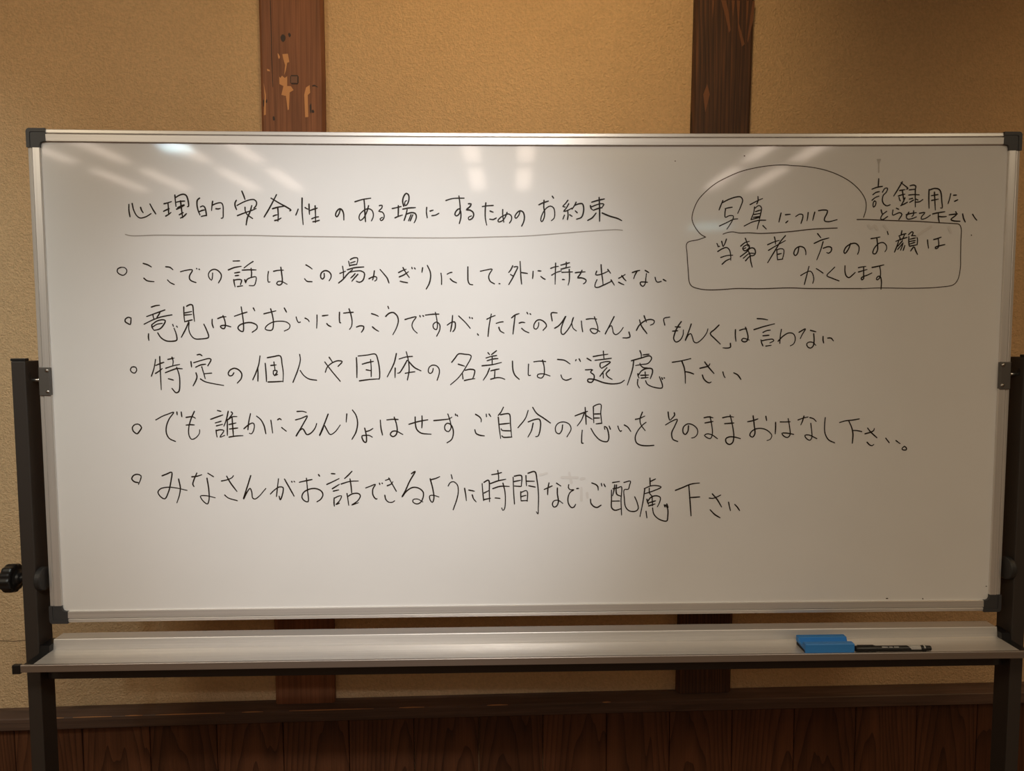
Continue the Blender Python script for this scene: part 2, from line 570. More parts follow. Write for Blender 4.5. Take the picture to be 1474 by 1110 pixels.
# writing panel: rounded corners, gently wavy top edge following its rail
bm = bmesh.new()
iw, ih = HW - FB + 0.002, HH - FB + 0.002
cols = []
NX = 36
for k in range(NX + 1):
    x = -iw + 2 * iw * k / NX
    zt = ZC + ih - 0.0042 * (1 - (x / HW) ** 2)
    zb = ZC - ih + 0.0016 * (1 - (x / HW) ** 2)
    cols.append([bm.verts.new(p) for p in ((x, 0, zb), (x, 0, zt), (x, 0.012, zt), (x, 0.012, zb))])
for k in range(NX):
    for i in range(4):
        j = (i + 1) % 4
        bm.faces.new((cols[k][i], cols[k][j], cols[k + 1][j], cols[k + 1][i]))
bm.faces.new(cols[0]); bm.faces.new(list(reversed(cols[-1])))
panel = link_obj('writing_panel', bm, M_PANEL, WB)

# rail profile: (s outward from the panel edge, y): a broad inner band, a groove, a narrow outer lip
PROF = [(0.0, 0.006), (0.0, -0.0035), (0.0008, -0.0045), (0.0122, -0.0050), (0.0130, -0.0044), (0.0130, -0.0012),
        (0.0146, -0.0012), (0.0146, -0.0034), (0.0154, -0.0042), (0.0204, -0.0036), (0.0214, -0.0024), (0.0214, 0.016), (0.0, 0.016)]
CAPL = 0.0335
for sgn, wf in ((1, sag_top), (-1, sag_bot)):
    bm = bmesh.new()
    prism(bm, [(y, ZC + sgn * (HH - FB + s)) for s, y in PROF], 'x', -HW + CAPL - 0.002, HW - CAPL + 0.002, 28, wf)
    link_obj('frame_rail', bm, M_ALU, WB)
for sgn in (-1, 1):
    bm = bmesh.new()
    prism(bm, [(sgn * (HW - FB + s), y) for s, y in PROF], 'z', ZC - HH + CAPL - 0.003, ZC + HH - CAPL + 0.003)
    link_obj('frame_rail', bm, M_ALU_V, WB)


def corner_cap(sx, sz):
    bm = bmesh.new()
    o = 0.0008
    r = 0.006

    def arc(cx, cz, rad, a0, a1, n=5):
        return [(cx + rad * math.cos(R(a0 + (a1 - a0) * k / n)), cz + rad * math.sin(R(a0 + (a1 - a0) * k / n))) for k in range(n + 1)]
    # L outline in the first quadrant corner: outer corner at (HW, HH)
    X, Z = HW + o, HH + o
    I = FB + 0.0012
    out = [(X - CAPL, Z)]
    out += list(reversed(arc(X - r, Z - r, r, 0, 90)))
    out += [(X, Z - CAPL), (X - I, Z - CAPL)]
    out += [(X - I, Z - I - 0.006), (X - I - 0.0018, Z - I - 0.0018), (X - I - 0.006, Z - I), (X - CAPL, Z - I)]
    prism(bm, [(sx * x, ZC + sz * z) for x, z in out], 'y', -0.0052, 0.017)
    cap = link_obj('corner_cap', bm, M_CAP, WB)
    # raised rim that carries the rail's outer lip round the corner
    bm = bmesh.new()
    w = 0.0062
    rim = [(X - CAPL, Z)] + list(reversed(arc(X - r, Z - r, r, 0, 90))) + [(X, Z - CAPL), (X - w, Z - CAPL)]
    rim += arc(X - w - 0.003, Z - w - 0.003, 0.003, 0, 90, 3) + [(X - CAPL, Z - w)]
    prism(bm, [(sx * x, ZC + sz * z) for x, z in rim], 'y', -0.0064, -0.004)
    link_obj('cap_rim', bm, M_CAP, cap)


for sx in (-1, 1):
    for sz in (-1, 1):
        corner_cap(sx, sz)

# clasp plates on the side rails with their screws and pivot pins
for sx in (-1, 1):
    bm = bmesh.new()
    zc = 1.3507 if sx < 0 else 1.3535
    a, b_ = sx * 0.8785, sx * 0.8985
    box(bm, min(a, b_), max(a, b_), -0.0075, 0.018, zc - 0.026, zc + 0.026, 0.0012)
    plate = link_obj('hinge_plate', bm, M_BRK, WB)
    for dz in (0.0200, -0.0185):
        bm = bmesh.new()
        lathe(bm, [(0.0010, -0.0022), (0.0030, -0.0016), (0.0036, 0.0)], (sx * 0.8825, -0.0075, zc + dz), 'y', 14)
        link_obj('screw', bm, M_STEEL, plate, True)
    bm = bmesh.new()
    lathe(bm, [(0.0030, -0.0090), (0.0035, -0.0085), (0.0035, 0.0085), (0.0030, 0.0090)], (sx * 0.9095, 0.004, zc + 0.002), 'x', 14)
    link_obj('pivot_pin', bm, M_STEEL, WB, True)

# stand: two square posts, feet with castors, crossbars
PI0, PI1 = 0.9155, 0.9405
PY0, PY1 = -0.017, 0.027
PTOP = 1.3880
for sx in (-1, 1):
    bm = bmesh.new()
    box(bm, min(sx * PI0, sx * PI1), max(sx * PI0, sx * PI1), PY0, PY1, 0.12, PTOP, 0.0016)
    st = link_obj('stand_post', bm, M_POST, WB)
    bm = bmesh.new()
    box(bm, min(sx * (PI0 - 0.0004), sx * (PI1 + 0.0004)), max(sx * (PI0 - 0.0004), sx * (PI1 + 0.0004)), PY0 - 0.0006, PY0 + 0.012, PTOP, PTOP + 0.005, 0.001)
    link_obj('post_cap', bm, M_BLACK, st)
    # keyhole in the inner face
    bm = bmesh.new()
    kz = 1.360
    pts = [(0.0075 * 0.45 * math.cos(t), 0.0075 * math.sin(t)) for t in [2 * math.pi * k / 16 for k in range(16)]]
    prism(bm, [(-0.004 + p, kz + q) for p, q in pts], 'x', sx * (PI0 - 0.0004), sx * (PI0 + 0.002))
    link_obj('keyhole', bm, M_BLACK, st)
    # spacer washer between post and board
    kz = 0.984
    bm = bmesh.new()
    lathe(bm, [(0.016, sx * 0.0), (0.0205, sx * 0.0008), (0.0218, sx * 0.0022), (0.0218, sx * 0.0100), (0.0212, sx * 0.0112)],
          (sx * (PI0 - 0.0115), -0.0035, kz), 'x', 36)
    link_obj('spacer_washer', bm, M_WASH, st, False)
    # star knob on the outer face
    knob_c = (sx * PI1, -0.0040, kz + 0.0015)
    prof = [(0.0070, 0.0), (0.0070, 0.0075), (0.0105, 0.010), (0.0125, 0.013), (0.0165, 0.0155), (0.0225, 0.016), (0.0250, 0.0175),
            (0.0258, 0.0205), (0.0258, 0.0315), (0.0246, 0.035), (0.0205, 0.0365)]
    bm = bmesh.new()
    lathe(bm, [(r, sx * a) for r, a in prof], knob_c, 'x', 96, lambda t: 1.0 + 0.035 * math.cos(12 * t))
    link_obj('clamp_knob', bm, M_BLACK, st)
    # foot
    bm = bmesh.new()
    box(bm, min(sx * (PI0 - 0.004), sx * (PI1 + 0.004)), max(sx * (PI0 - 0.004), sx * (PI1 + 0.004)), -0.30, 0.30, 0.075, 0.12, 0.003)
    foot = link_obj('stand_foot', bm, M_POST, WB)
    for yy in (-0.27, 0.27):
        xm = sx * (PI0 + PI1) / 2
        bm = bmesh.new()
        box(bm, xm - 0.014, xm + 0.014, yy - 0.016, yy + 0.016, 0.045, 0.076, 0.002)
        link_obj('caster_fork', bm, M_BLACK, foot)
        bm = bmesh.new()
        lathe(bm, [(0.020, -0.009), (0.025, -0.006), (0.025, 0.006), (0.020, 0.009)], (xm, yy, 0.025), 'x', 24)
        link_obj('caster_wheel', bm, M_BLACK, foot)
bm = bmesh.new()
box(bm, -PI0, PI0, 0.004, 0.024, BAR_Z0, BAR_Z1, 0.0015)
link_obj('crossbar', bm, M_POST, WB)
bm = bmesh.new()
box(bm, -PI0, PI0, 0.000, 0.020, 0.16, 0.20, 0.0015)
link_obj('crossbar', bm, M_POST, WB)

# pen tray: back ledge, sloping face, flat floor, upright lip in front
TL = 0.8975


def tray_bow(c):
    return c + Vector((0, 0, 0.0012 * (1 - (c.x / 0.92) ** 2)))


bm = bmesh.new()
outer = [(0.0300, 0.8660), (0.0010, 0.8660), (0.0004, 0.8667), (-0.0006, 0.8667), (-0.0012, 0.8655), (-0.0040, 0.8484), (-0.0046, 0.8482), (-0.0052, 0.8484), (-0.0060, 0.8478), (-0.0708, 0.8478)]
inner = [(-0.0708, 0.8462), (-0.0030, 0.8462), (0.0010, 0.8642), (0.0300, 0.8642)]
prism(bm, outer + inner, 'x', -TL, TL, 24, tray_bow)
tray = link_obj('pen_tray', bm, M_TRAY, WB)
bm = bmesh.new()
prism(bm, [(-0.0706, 0.8380), (-0.0706, 0.8498), (-0.0711, 0.8507), (-0.0718, 0.8511), (-0.0746, 0.8511), (-0.0753, 0.8507), (-0.0757, 0.8499), (-0.0757, 0.8380), (-0.0750, 0.8374), (-0.0712, 0.8374)], 'x', -0.9140, 0.9140, 24, tray_bow)
link_obj('tray_lip', bm, M_LIP, tray)
for sx in (-1, 1):
    bm = bmesh.new()
    box(bm, min(sx * 0.9135, sx * 0.9275), max(sx * 0.9135, sx * 0.9275), -0.0772, -0.0690, 0.8352, 0.8516, 0.001)
    link_obj('tray_end_cap', bm, M_BLACK, tray)
    # dark end bracket closing the gap between tray and post
    bm = bmesh.new()
    xa, xb = sx * (TL + 0.0002), sx * 0.9150
    prism(bm, [(-0.0690, 0.8372), (-0.0690, 0.8474), (-0.0160, 0.8474), (-0.0140, 0.8600), (0.0200, 0.8600), (0.0200, 0.8372)], 'x', min(xa, xb), max(xa, xb))
    link_obj('tray_bracket', bm, M_BLACK, tray)

# ------------------------------------------------------------------ handwriting on the panel (0.1 mm steps from the panel's centre)
INK = '''# title
-7274,3192 -7278,3092 -7263,2972
-7216,3208 -7193,3092 -7143,2992 -7083,2950 -6981,2972 -6886,3028
-7068,3139 -7051,3085 -7025,3043
-6899,3200 -6853,3108 -6802,3023
-6648,3204 -6586,3219 -6515,3242
-6578,3224 -6573,3139 -6570,3016
-6661,3070 -6605,3097 -6558,3116
-6625,2985 -6570,3016 -6530,3050
-6449,3358 -6445,3263 -6436,3155
-6435,3317 -6364,3358 -6294,3374 -6248,3352 -6220,3278 -6213,3158 -6232,3152
-6431,3232 -6353,3247 -6278,3252
-6352,3255 -6341,3124 -6324,2954
-6403,3136 -6340,3167 -6290,3189
-6427,3108 -6341,3147 -6285,3178
-6384,3008 -6313,3047
-6363,2949 -6308,2977 -6255,3028
-6010,3305 -6050,3271 -6060,3186 -6041,3078 -6012,3004
-6000,3148 -5953,3166 -5922,3140 -5902,3047 -5896,2993
-6026,3063 -5971,3086 -5932,3094
-5990,2979 -5943,2990 -5896,2998
-5779,3248 -5795,3155 -5803,3086
-5789,3179 -5703,3214 -5625,3221 -5598,3179 -5596,3048 -5605,2955 -5633,2947
-5724,3117 -5683,3112 -5644,3122
-5251,3431 -5222,3357 -5198,3283
-5354,3267 -5380,3218 -5376,3156 -5354,3102
-5344,3175 -5234,3233 -5108,3277 -5030,3277 -4993,3234 -5002,3172 -5042,3129
-5202,3144 -5199,3079 -5170,3017 -5071,2943
-5080,3172 -5114,3063 -5164,2955 -5191,2828
-5342,2994 -5192,3051 -5082,3087 -5004,3122
-4631,3369 -4721,3203 -4803,3064 -4863,2971
-4731,3307 -4581,3216 -4458,3149 -4378,3092 -4400,3080
-4708,3118 -4614,3145 -4504,3162
-4614,3138 -4609,3002 -4617,2893
-4699,2986 -4664,3002 -4630,3010
-4674,2906 -4612,2921 -4559,2952
-4248,3111 -4269,3057 -4293,3005
-4173,3308 -4178,3080 -4165,2835
-4122,3139 -4092,3119 -4068,3111
-4051,3201 -4050,3111 -4047,3018
-4030,3088 -3975,3108 -3904,3130
-3942,3170 -3938,3003 -3941,2871
-4006,2940 -3947,2964 -3884,2975
-3987,2886 -3932,2894 -3869,2913
-3490,3104 -3515,3026 -3555,2972 -3576,3003 -3553,3073 -3497,3119 -3459,3099 -3432,3034 -3428,2918
-3222,3244 -3093,3283 -2935,3309
-3058,3291 -3048,3159 -3045,3035 -3037,2887
-2977,3174 -3010,3066 -3067,2957 -3130,2910 -3153,2949 -3136,3019 -3065,3089 -2986,3120 -2923,3097 -2893,3027 -2902,2957 -2930,2902
-2781,3175 -2734,3182 -2737,3136 -2795,3074 -2735,3063 -2697,3004 -2714,2934 -2754,2907 -2773,2938 -2729,2965
-2549,3124 -2467,3141 -2388,3160
-2438,3175 -2440,3066 -2446,2981
-2501,2957 -2438,2985 -2367,3007
-2341,3167 -2359,3253 -2336,3346 -2291,3396 -2252,3369 -2245,3284 -2278,3199 -2313,3175 -2322,3206 -2312,3253 -2285,3265
-2358,3113 -2263,3132 -2129,3141
-2279,3105 -2304,3004 -2337,2911
-2288,3027 -2201,3051 -2138,3039 -2115,2989 -2132,2911 -2156,2869
-2210,3012 -2234,2957 -2258,2903
-2178,3012 -2202,2957 -2227,2903
-1925,3145 -1930,3051 -1916,2961
-1862,3079 -1807,3095
-1832,2997 -1769,3005 -1705,3039
-1574,3269 -1456,3304 -1243,3312
-1337,3351 -1322,3223 -1316,3099 -1340,3021 -1387,2992 -1414,3021 -1387,3083 -1331,3122 -1308,3067 -1304,2974 -1333,2857
-1165,3211 -1117,3208 -1134,3164 -1205,3102 -1142,3099 -1079,3052 -1072,2997 -1104,2943 -1159,2924 -1167,2966 -1111,2993
-912,3161 -825,3174 -712,3182
-849,3227 -861,3083 -858,2943 -835,2826
-771,3080 -715,3060
-779,2935 -716,2927 -660,2956
-541,3107 -541,3006 -523,2881
-462,3056 -494,2975 -542,2912 -613,2884 -629,2909 -589,2959 -510,3006 -431,3029 -383,2990 -383,2920 -418,2865
-224,3081 -248,3006 -301,2951 -320,2975 -288,3040 -224,3087 -169,3061 -145,2975 -161,2881 -196,2810
119,3194 190,3228 293,3261
214,3275 209,3147 225,3053 214,2959 174,2889 155,2912 174,3006 253,3131 333,3171 388,3139 409,3054 397,2952 349,2909
364,3350 388,3314
650,3276 606,3218 558,3163 600,3155
666,3213 619,3132 571,3077 635,3088 722,3135
647,3085 654,3007 643,2928
587,3007 559,2936
683,3015 727,2988
801,3242 770,3179 727,3116
770,3182 841,3210 913,3214 937,3164 934,3054 898,2968 810,2936
786,3085 823,3051
1087,3242 1191,3273 1318,3300
1222,3328 1231,3164 1233,2898
1064,3179 1072,3132 1104,3104
1080,3156 1175,3195 1271,3216 1311,3203 1287,3164
1120,3098 1207,3129 1279,3145
1168,3046 1097,2960 1014,2913
1280,3047 1415,2992 1575,2945 1640,2910
g -7357,2657 -7258,2634 -6807,2645 -6186,2641 -5138,2641 -4625,2629 -3258,2611 -2741,2602 -1363,2598 -691,2615 -144,2630 621,2686 1093,2722 1541,2745 1656,2736
# first_rule
-7458,2068 -7514,2045 -7531,1998 -7509,1959 -7428,1925 -7369,1967 -7359,2021 -7396,2063 -7458,2068
-7060,2138 -6983,2114 -6915,2075
-7058,1873 -7009,1830 -6948,1815 -6878,1810
-6658,2078 -6581,2067 -6532,2024
-6635,1841 -6590,1794 -6517,1758
-6396,1989 -6302,2012 -6185,2023 -6186,1997 -6235,1919 -6237,1856 -6200,1820 -6125,1793
-6106,2048 -6102,2039
-6060,2033 -6052,2026
-5820,1965 -5825,1895 -5843,1835 -5885,1879 -5896,1942 -5858,2004 -5787,2032 -5717,2004 -5665,1934 -5675,1863 -5719,1788
-5444,2179 -5327,2183
-5535,2020 -5424,2063 -5301,2085
-5424,1965 -5330,1980
-5413,1915 -5350,1922
-5443,1844 -5433,1769 -5422,1714
-5439,1835 -5368,1847 -5302,1839 -5324,1753
-5379,1719 -5285,1733
-5085,2171 -5172,2116 -5252,2054
-5285,2016 -5159,2022 -5034,2019
-5124,2050 -5117,1957 -5124,1894
-5243,1844 -5229,1784
-5228,1792 -5203,1847 -5116,1886 -5038,1891 -5048,1800 -5076,1740 -5167,1737
-4813,1991 -4826,1894 -4818,1799 -4789,1803
-4718,1995 -4643,2011 -4541,2015
-4586,2066 -4574,1956 -4565,1846 -4578,1768 -4626,1744 -4668,1768 -4648,1807 -4585,1812 -4480,1760
-4130,2109 -4068,2073 -4022,2037
-4160,1861 -4121,1814 -4027,1806
-3804,1955 -3805,1885 -3837,1853 -3868,1885 -3855,1963 -3787,2005 -3717,1986 -3678,1924 -3687,1869 -3717,1822
-3468,2084 -3454,1986 -3457,1853
-3518,1955 -3446,1983 -3415,1994
-3545,1782 -3465,1845 -3384,1939 -3288,2025
-3324,2206 -3268,2234 -3197,2234 -3190,2198 -3211,2112
-3356,2174 -3346,2127 -3337,2088
-3320,2143 -3238,2171
-3334,2099 -3215,2119
-3383,2021 -3256,2057 -3082,2072
-3360,1970 -3257,1994 -3131,1998 -3076,1962 -3077,1892 -3110,1821 -3166,1794 -3221,1813
-3242,1951 -3282,1907 -3322,1873
-3192,1939 -3251,1876 -3304,1813
-2991,1857 -2943,1883 -2888,1899 -2852,1883 -2857,1836 -2889,1816
-2891,2001 -2903,1923 -2920,1857 -2928,1836
-2786,2025 -2713,1938 -2659,1867 -2629,1781
-2449,1969 -2373,2009 -2312,2029
-2438,1891 -2358,1925 -2270,1985
-2369,2059 -2318,1969 -2256,1878
-2423,1812 -2360,1796 -2289,1785
-2209,2064 -2201,2040
-2159,2051 -2143,2032
-2011,2056 -2025,1972
-1925,2098 -1874,1985 -1867,1890 -1893,1772 -1949,1669
-1677,1956 -1667,1874 -1668,1751
-1563,1940 -1515,1965 -1475,1973
-1508,1855 -1461,1811 -1393,1782
-1184,2071 -1185,1921 -1180,1810 -1151,1755 -1096,1747
-956,1992 -848,2015 -739,2028 -784,1952 -804,1889 -777,1810 -698,1762
-613,1765 -594,1762
-362,2091 -394,2023 -437,1967
-338,2070 -271,2075 -315,1967 -371,1857 -435,1749
-402,1933 -351,1901
-226,2169 -219,2030 -211,1872 -199,1758
-203,1967 -91,1951
12,1991 9,1920 4,1859
105,1999 159,1995
156,1896 196,1864 236,1843
337,2043 406,2069 478,2080
427,2137 422,1967 418,1753
353,1919 438,1967 534,1998
523,2101 590,2120 682,2145
622,2153 625,2101 614,2049
526,2027 606,2049 694,2068
542,1970 638,1974 737,1979
678,2022 683,1903 674,1792 658,1737
555,1840 593,1837
790,1963 878,1974 971,1979
913,2006 878,1934 833,1868 894,1871 958,1852 991,1823 975,1784 940,1760
1265,2108 1275,1966 1295,1839 1304,1744
1185,1990 1166,1926 1231,1926 1327,1958 1394,1989
1390,2021 1442,1953
1191,1836 1159,1760 1155,1704 1200,1693 1312,1736 1456,1804
1452,1831 1513,1735
1592,1862 1656,1894 1712,1930
1648,1910 1688,1854 1729,1815
1592,1788 1649,1759 1689,1743
1843,1965 1912,1989 1981,2005
1928,1984 1889,1910 1870,1851
2081,2005 2149,1965
2105,1946 2095,1854 2083,1758 2043,1711 2000,1743 1994,1787 2051,1793 2123,1787
2267,1877 2284,1814 2316,1787 2381,1803
2420,1837 2472,1809
# photo_note
m 3194,2611 3105,2662 2999,2788 2946,2899 2936,2970 2970,3120 3047,3284 3173,3426 3363,3582 3585,3700 3808,3794 4047,3857 4319,3902 4607,3921 4772,3909 5013,3894 5337,3842 5613,3752 5876,3611 6076,3423 6161,3265 6169,3123 6130,2973
3504,3277 3466,3183 3435,3104
3497,3238 3624,3301 3752,3340 3833,3340 3869,3286 3836,3168 3782,3042
3547,3128 3611,3144 3679,3155
3555,3120 3546,3042 3553,2971 3630,3002 3702,2995 3695,2939 3641,2837 3586,2756
3448,2813 3600,2884 3704,2935 3784,2944
4151,3349 4155,3278 4133,3215
4009,3202 4123,3262 4238,3313
4093,3160 4079,3058 4033,2940
4102,3137 4173,3187 4219,3152 4209,3042 4187,2940
4111,3074 4207,3105
4088,3023 4209,3045
4073,2971 4194,2987
4030,2929 4186,2971
3907,2813 4051,2884 4179,2916 4305,2919
4187,2908 4165,2837 4150,2757
4254,2821 4320,2757
4587,3050 4568,2964 4551,2885
4669,3019 4761,3027
4680,2872 4720,2909
4863,2988 4935,3030 4992,3019 4993,2964 4963,2861
5091,3059 5085,2980 5073,2909
5215,3067 5197,2996 5180,2917
5284,3094 5372,3106 5450,3094 5439,3036 5401,2957 5402,2909 5475,2893 5636,2930
m 3194,2611 3058,2564 2853,2504 2856,2298 2881,1997 2909,1774 2958,1710 3104,1662 3250,1646 3476,1649 3800,1669 4205,1664 4773,1679 5138,1667 5670,1665 6132,1665
m 3515,2665 3603,2696 3700,2706 3829,2685 3990,2690 4216,2678 4749,2710 5156,2754 5641,2778
3405,2496 3422,2464 3430,2437 3455,2444
3493,2535 3519,2440
3581,2575 3558,2504 3527,2440
3424,2349 3512,2401 3592,2421 3641,2377 3667,2266 3669,2187
3482,2239 3595,2274 3704,2282
3509,2115 3580,2179 3668,2218
3931,2591 3961,2519 3987,2440
3850,2448 3929,2512 4009,2535
3886,2401 3906,2440 3994,2472 4012,2424 3932,2361 3891,2385 3947,2417
3845,2253 3965,2345 4028,2409 4093,2409 4123,2361 4119,2298 4063,2266
3902,2226 4014,2313 4111,2313
3944,2179 4031,2266 4104,2274
3980,2377 4022,2298 4041,2171 4071,2062
4473,2614 4494,2535 4495,2480
4350,2472 4478,2527 4567,2551
4678,2638 4591,2535 4498,2377 4357,2142
4368,2369 4512,2456 4680,2548
4522,2377 4532,2281 4542,2194
4522,2377 4594,2401 4651,2385 4653,2297 4631,2210
4548,2297 4612,2313
4558,2199 4639,2210
4934,2424 4912,2313 4873,2273 4843,2305 4870,2393 4950,2440 5031,2416 5066,2345 5067,2289
5278,2675 5312,2634 5341,2599
5218,2496 5355,2559 5491,2596
5385,2527 5343,2377 5275,2194
5391,2408 5488,2437 5545,2416 5539,2353 5491,2316 5458,2329
5900,2496 5863,2392 5800,2313 5780,2337 5813,2424 5909,2488 5998,2496 6057,2440 6059,2360 6037,2297
6280,2583 6361,2596 6450,2615
6390,2591 6405,2488 6409,2376 6370,2305 6325,2313 6343,2400 6429,2496 6510,2512 6569,2464 6579,2392 6548,2344
6582,2718 6600,2659
4982,1907 5078,1963 5159,1987 5200,1947 5228,1835 5210,1763
5132,2074 5095,1915 5054,1742
5271,2034 5337,1994 5400,1950
5615,2061 5549,1994 5473,1906 5569,1858 5704,1807
5807,2086 5810,1978 5837,1898 5887,1866 5943,1906 6003,1962
6061,2050 6133,2065 6198,2073
6063,1970 6144,1994 6225,2017
6158,2065 6163,1914 6165,1850 6133,1826 6120,1858 6155,1885 6236,1914 6316,1953
6318,2054 6427,2076 6537,2102
6460,2073 6479,1977 6474,1881 6427,1825 6405,1841 6433,1889 6474,1889 6501,1801 6498,1654
m 6131,1665 6491,1676 7114,1669 7605,1690 7866,1735 7945,1831 7985,2056 7980,2248 7973,2535 7969,2774 7928,2846 7805,2862 7527,2877 7134,2901 6710,2913 6092,2935 6009,2933
6855,2729 6842,2647
6802,2631 6866,2659 6934,2675
6818,2615 6833,2559
6907,2655 6869,2567
6748,2535 6852,2575 6957,2607
6804,2551 6775,2456 6730,2336
6870,2543 6823,2488 6784,2440
6884,2504 6786,2384
6880,2488 6866,2432 6843,2373
6919,2456 6892,2368
6980,2655 7043,2710 7068,2694 7046,2639
6989,2623 6993,2519 7003,2456
7038,2639 7128,2631 7155,2567 7150,2472
7016,2575 7113,2596
7009,2532 7114,2551
7019,2488 7107,2516
7012,2445 7150,2472
7086,2432 7055,2392 7032,2357
7103,2424 7129,2360 7165,2293
7343,2559 7354,2480 7368,2408
7460,2567 7522,2583 7599,2612
7546,2575 7558,2488 7544,2416 7504,2400 7495,2424 7576,2453 7673,2475
f 6378,4020 6386,3793
f 6352,4023 6407,4023
f 6359,4001 6401,4001
f 6368,3979 6392,3979
f 6374,3960 6388,3960
6389,3675 6387,3596 6382,3518
6269,3486 6365,3521 6462,3537
6289,3384 6344,3426 6408,3442
6276,3284 6339,3336 6403,3360
6325,3273 6306,3250 6298,3194 6309,3158 6343,3194 6350,3258 6325,3273
6466,3431 6512,3502 6560,3502 6538,3431 6484,3376 6470,3281 6505,3210 6563,3184 6616,3203
6832,3621 6756,3487 6679,3361
6808,3605 6883,3550 6942,3500 6918,3487
6789,3463 6886,3479
6837,3471 6857,3361 6874,3266
6768,3364 6832,3384 6889,3396
6780,3337 6795,3290 6808,3274
6891,3329 6869,3274 6823,3187
6815,3187 6879,3216 6939,3250
6981,3550 7045,3563 7086,3542 7083,3495
6967,3475 7080,3487
7080,3495 7082,3361 7092,3164
6962,3380 7051,3389 7157,3385
6973,3306 7038,3322
6983,3247 7055,3290
7225,3298 7170,3259 7105,3251
7103,3306 7136,3290
7337,3480 7339,3314 7350,3140
7349,3475 7437,3501 7519,3488 7557,3441 7585,3267 7595,3144 7565,3148
7440,3433 7455,3267 7469,3109
7385,3370 7507,3390
7394,3283 7518,3307
7747,3406 7730,3315 7705,3228
7800,3378 7857,3381
7824,3267 7885,3296
6452,3108 6470,3052 6487,3029
6558,3084 6479,3021 6449,2949 6482,2930 6578,2989
6735,3140 6781,3121
6674,3108 6671,3016 6739,3037 6803,3061 6845,3029 6822,2981 6791,2934
6926,3021 7015,3045 7115,3061
7062,3092 7061,3021 7033,2990
6973,3069 6928,2982 6954,2942 7035,2950 7118,2982
7174,3048 7275,3061 7213,2982 7214,2942 7295,2958 7378,3014
7423,3037 7536,3061 7649,3077
7528,3053 7531,2966 7551,2890
7539,2990 7612,2985 7682,2990
7733,3022 7814,3030 7888,3038
7853,3077 7872,3030 7769,2935 7819,2911 7942,2903
7986,3038 8005,2959 8041,2890
8174,3030 8217,2967 8257,2922
e 6225,2829 6268,2773 6339,2821 6390,2758
e 7144,2631 7271,2726 7399,2806
e 6518,2821 6586,2742
e 7734,2790 7779,2695
m 8165,2650 8170,2644
m 6795,-4247 6822,-4248
m 7503,-4256 7512,-4270
m 8732,-4032 8743,-4032
m 3881,4081 3894,4078
m 2609,3984 2616,3984
# second_rule
-7316,1151 -7362,1167 -7418,1135 -7424,1088 -7382,1057 -7336,1036 -7321,1096 -7316,1151
-6942,1351 -6870,1375 -6795,1385
-7034,1179 -6876,1236 -6701,1299
-6923,1221 -6910,1150 -6903,1134
-6789,1260 -6814,1213 -6850,1165
-7086,1040 -6927,1118 -6769,1173 -6577,1209
-6946,1032 -6947,985 -6910,929
-6946,1032 -6849,1098 -6739,1121 -6701,1102 -6743,1015 -6808,953 -6910,929
-6931,992 -6852,1039 -6757,1055
-7011,866 -7016,811 -7011,745
-6845,882 -6798,803 -6706,739 -6597,728 -6510,746 -6501,786 -6521,889 -6549,968
-6570,1034 -6559,999
-6501,1002 -6486,983
-6360,1353 -6361,1204 -6353,1081
-6308,1364 -6253,1392 -6206,1389 -6188,1235 -6174,1090
-6347,1243 -6218,1269
-6353,1204 -6220,1216
-6349,1085 -6215,1117
-6279,1077 -6338,951 -6422,801
-6272,1069 -6283,951 -6248,840 -6180,774 -6062,769 -5936,792 -5927,823 -5962,934 -6006,1037
-5854,1127 -5857,1045 -5836,973
-5752,1139 -5680,1167 -5602,1173
-5656,1194 -5627,1107 -5618,1012 -5640,957 -5687,965 -5709,1000 -5630,1016 -5521,988
-5450,1181 -5323,1225 -5220,1256
-5323,1351 -5301,1185 -5289,1027 -5304,901 -5356,917 -5393,964 -5368,1012 -5265,1056 -5139,1062 -5046,1011 -5048,955 -5136,888
-5103,1330 -5078,1279
-4914,1224 -4788,1255 -4696,1278
-4789,1313 -4758,1184 -4746,1042 -4773,931 -4844,923 -4898,947 -4873,1002 -4761,1070 -4635,1089 -4509,1073 -4447,1017 -4464,954 -4552,910
-4542,1329 -4504,1254
-4330,1164 -4311,1096 -4288,1064 -4256,1072
-4168,1143 -4121,1119 -4094,1079
-3951,1198 -3953,1087 -3962,960
-3851,1185 -3748,1197
-3775,1042 -3744,1007 -3697,988
-3539,1247 -3544,1149 -3535,1057 -3519,1057
-3464,1233 -3373,1244 -3289,1248
-3364,1310 -3334,1212 -3313,1085 -3326,990 -3363,935
-3236,977 -3164,1001 -3104,989 -3110,934 -3147,883
-2954,1222 -2891,1203 -2831,1174
-2942,981 -2895,938 -2829,898
-2654,1353 -2639,1313
-2698,1171 -2637,1226 -2557,1242 -2487,1178 -2467,1091 -2506,956 -2571,837
-2345,1114 -2241,1143 -2138,1162 -2194,1082 -2219,1003 -2188,923 -2125,864
-2074,1185 -2063,1161
-2018,1185 -2002,1169
-1970,1193 -1843,1208 -1723,1211
-1787,1243 -1764,1129 -1753,970 -1774,925 -1822,954 -1832,1010 -1805,1049 -1757,1065 -1710,1017 -1710,922 -1767,807
-1571,1009 -1499,1057 -1435,1067 -1420,1016 -1436,929 -1469,889
-1471,1184 -1483,1049 -1512,892
-1359,1175 -1252,1072 -1189,1000 -1149,949
-1163,1156 -1152,1135
-1116,1140 -1105,1127
-1017,848 -998,821
-841,1115 -756,1158 -689,1182
-759,1209 -797,1015 -822,799
-669,1038 -605,1059 -541,1067
-621,966 -598,903 -526,859
-385,1138 -324,1189 -248,1217
-321,1181 -341,1014 -361,841
-245,1042 -189,1058 -141,1050
-200,946 -149,901 -66,864
-100,1236 -84,1207
-44,1212 -28,1199
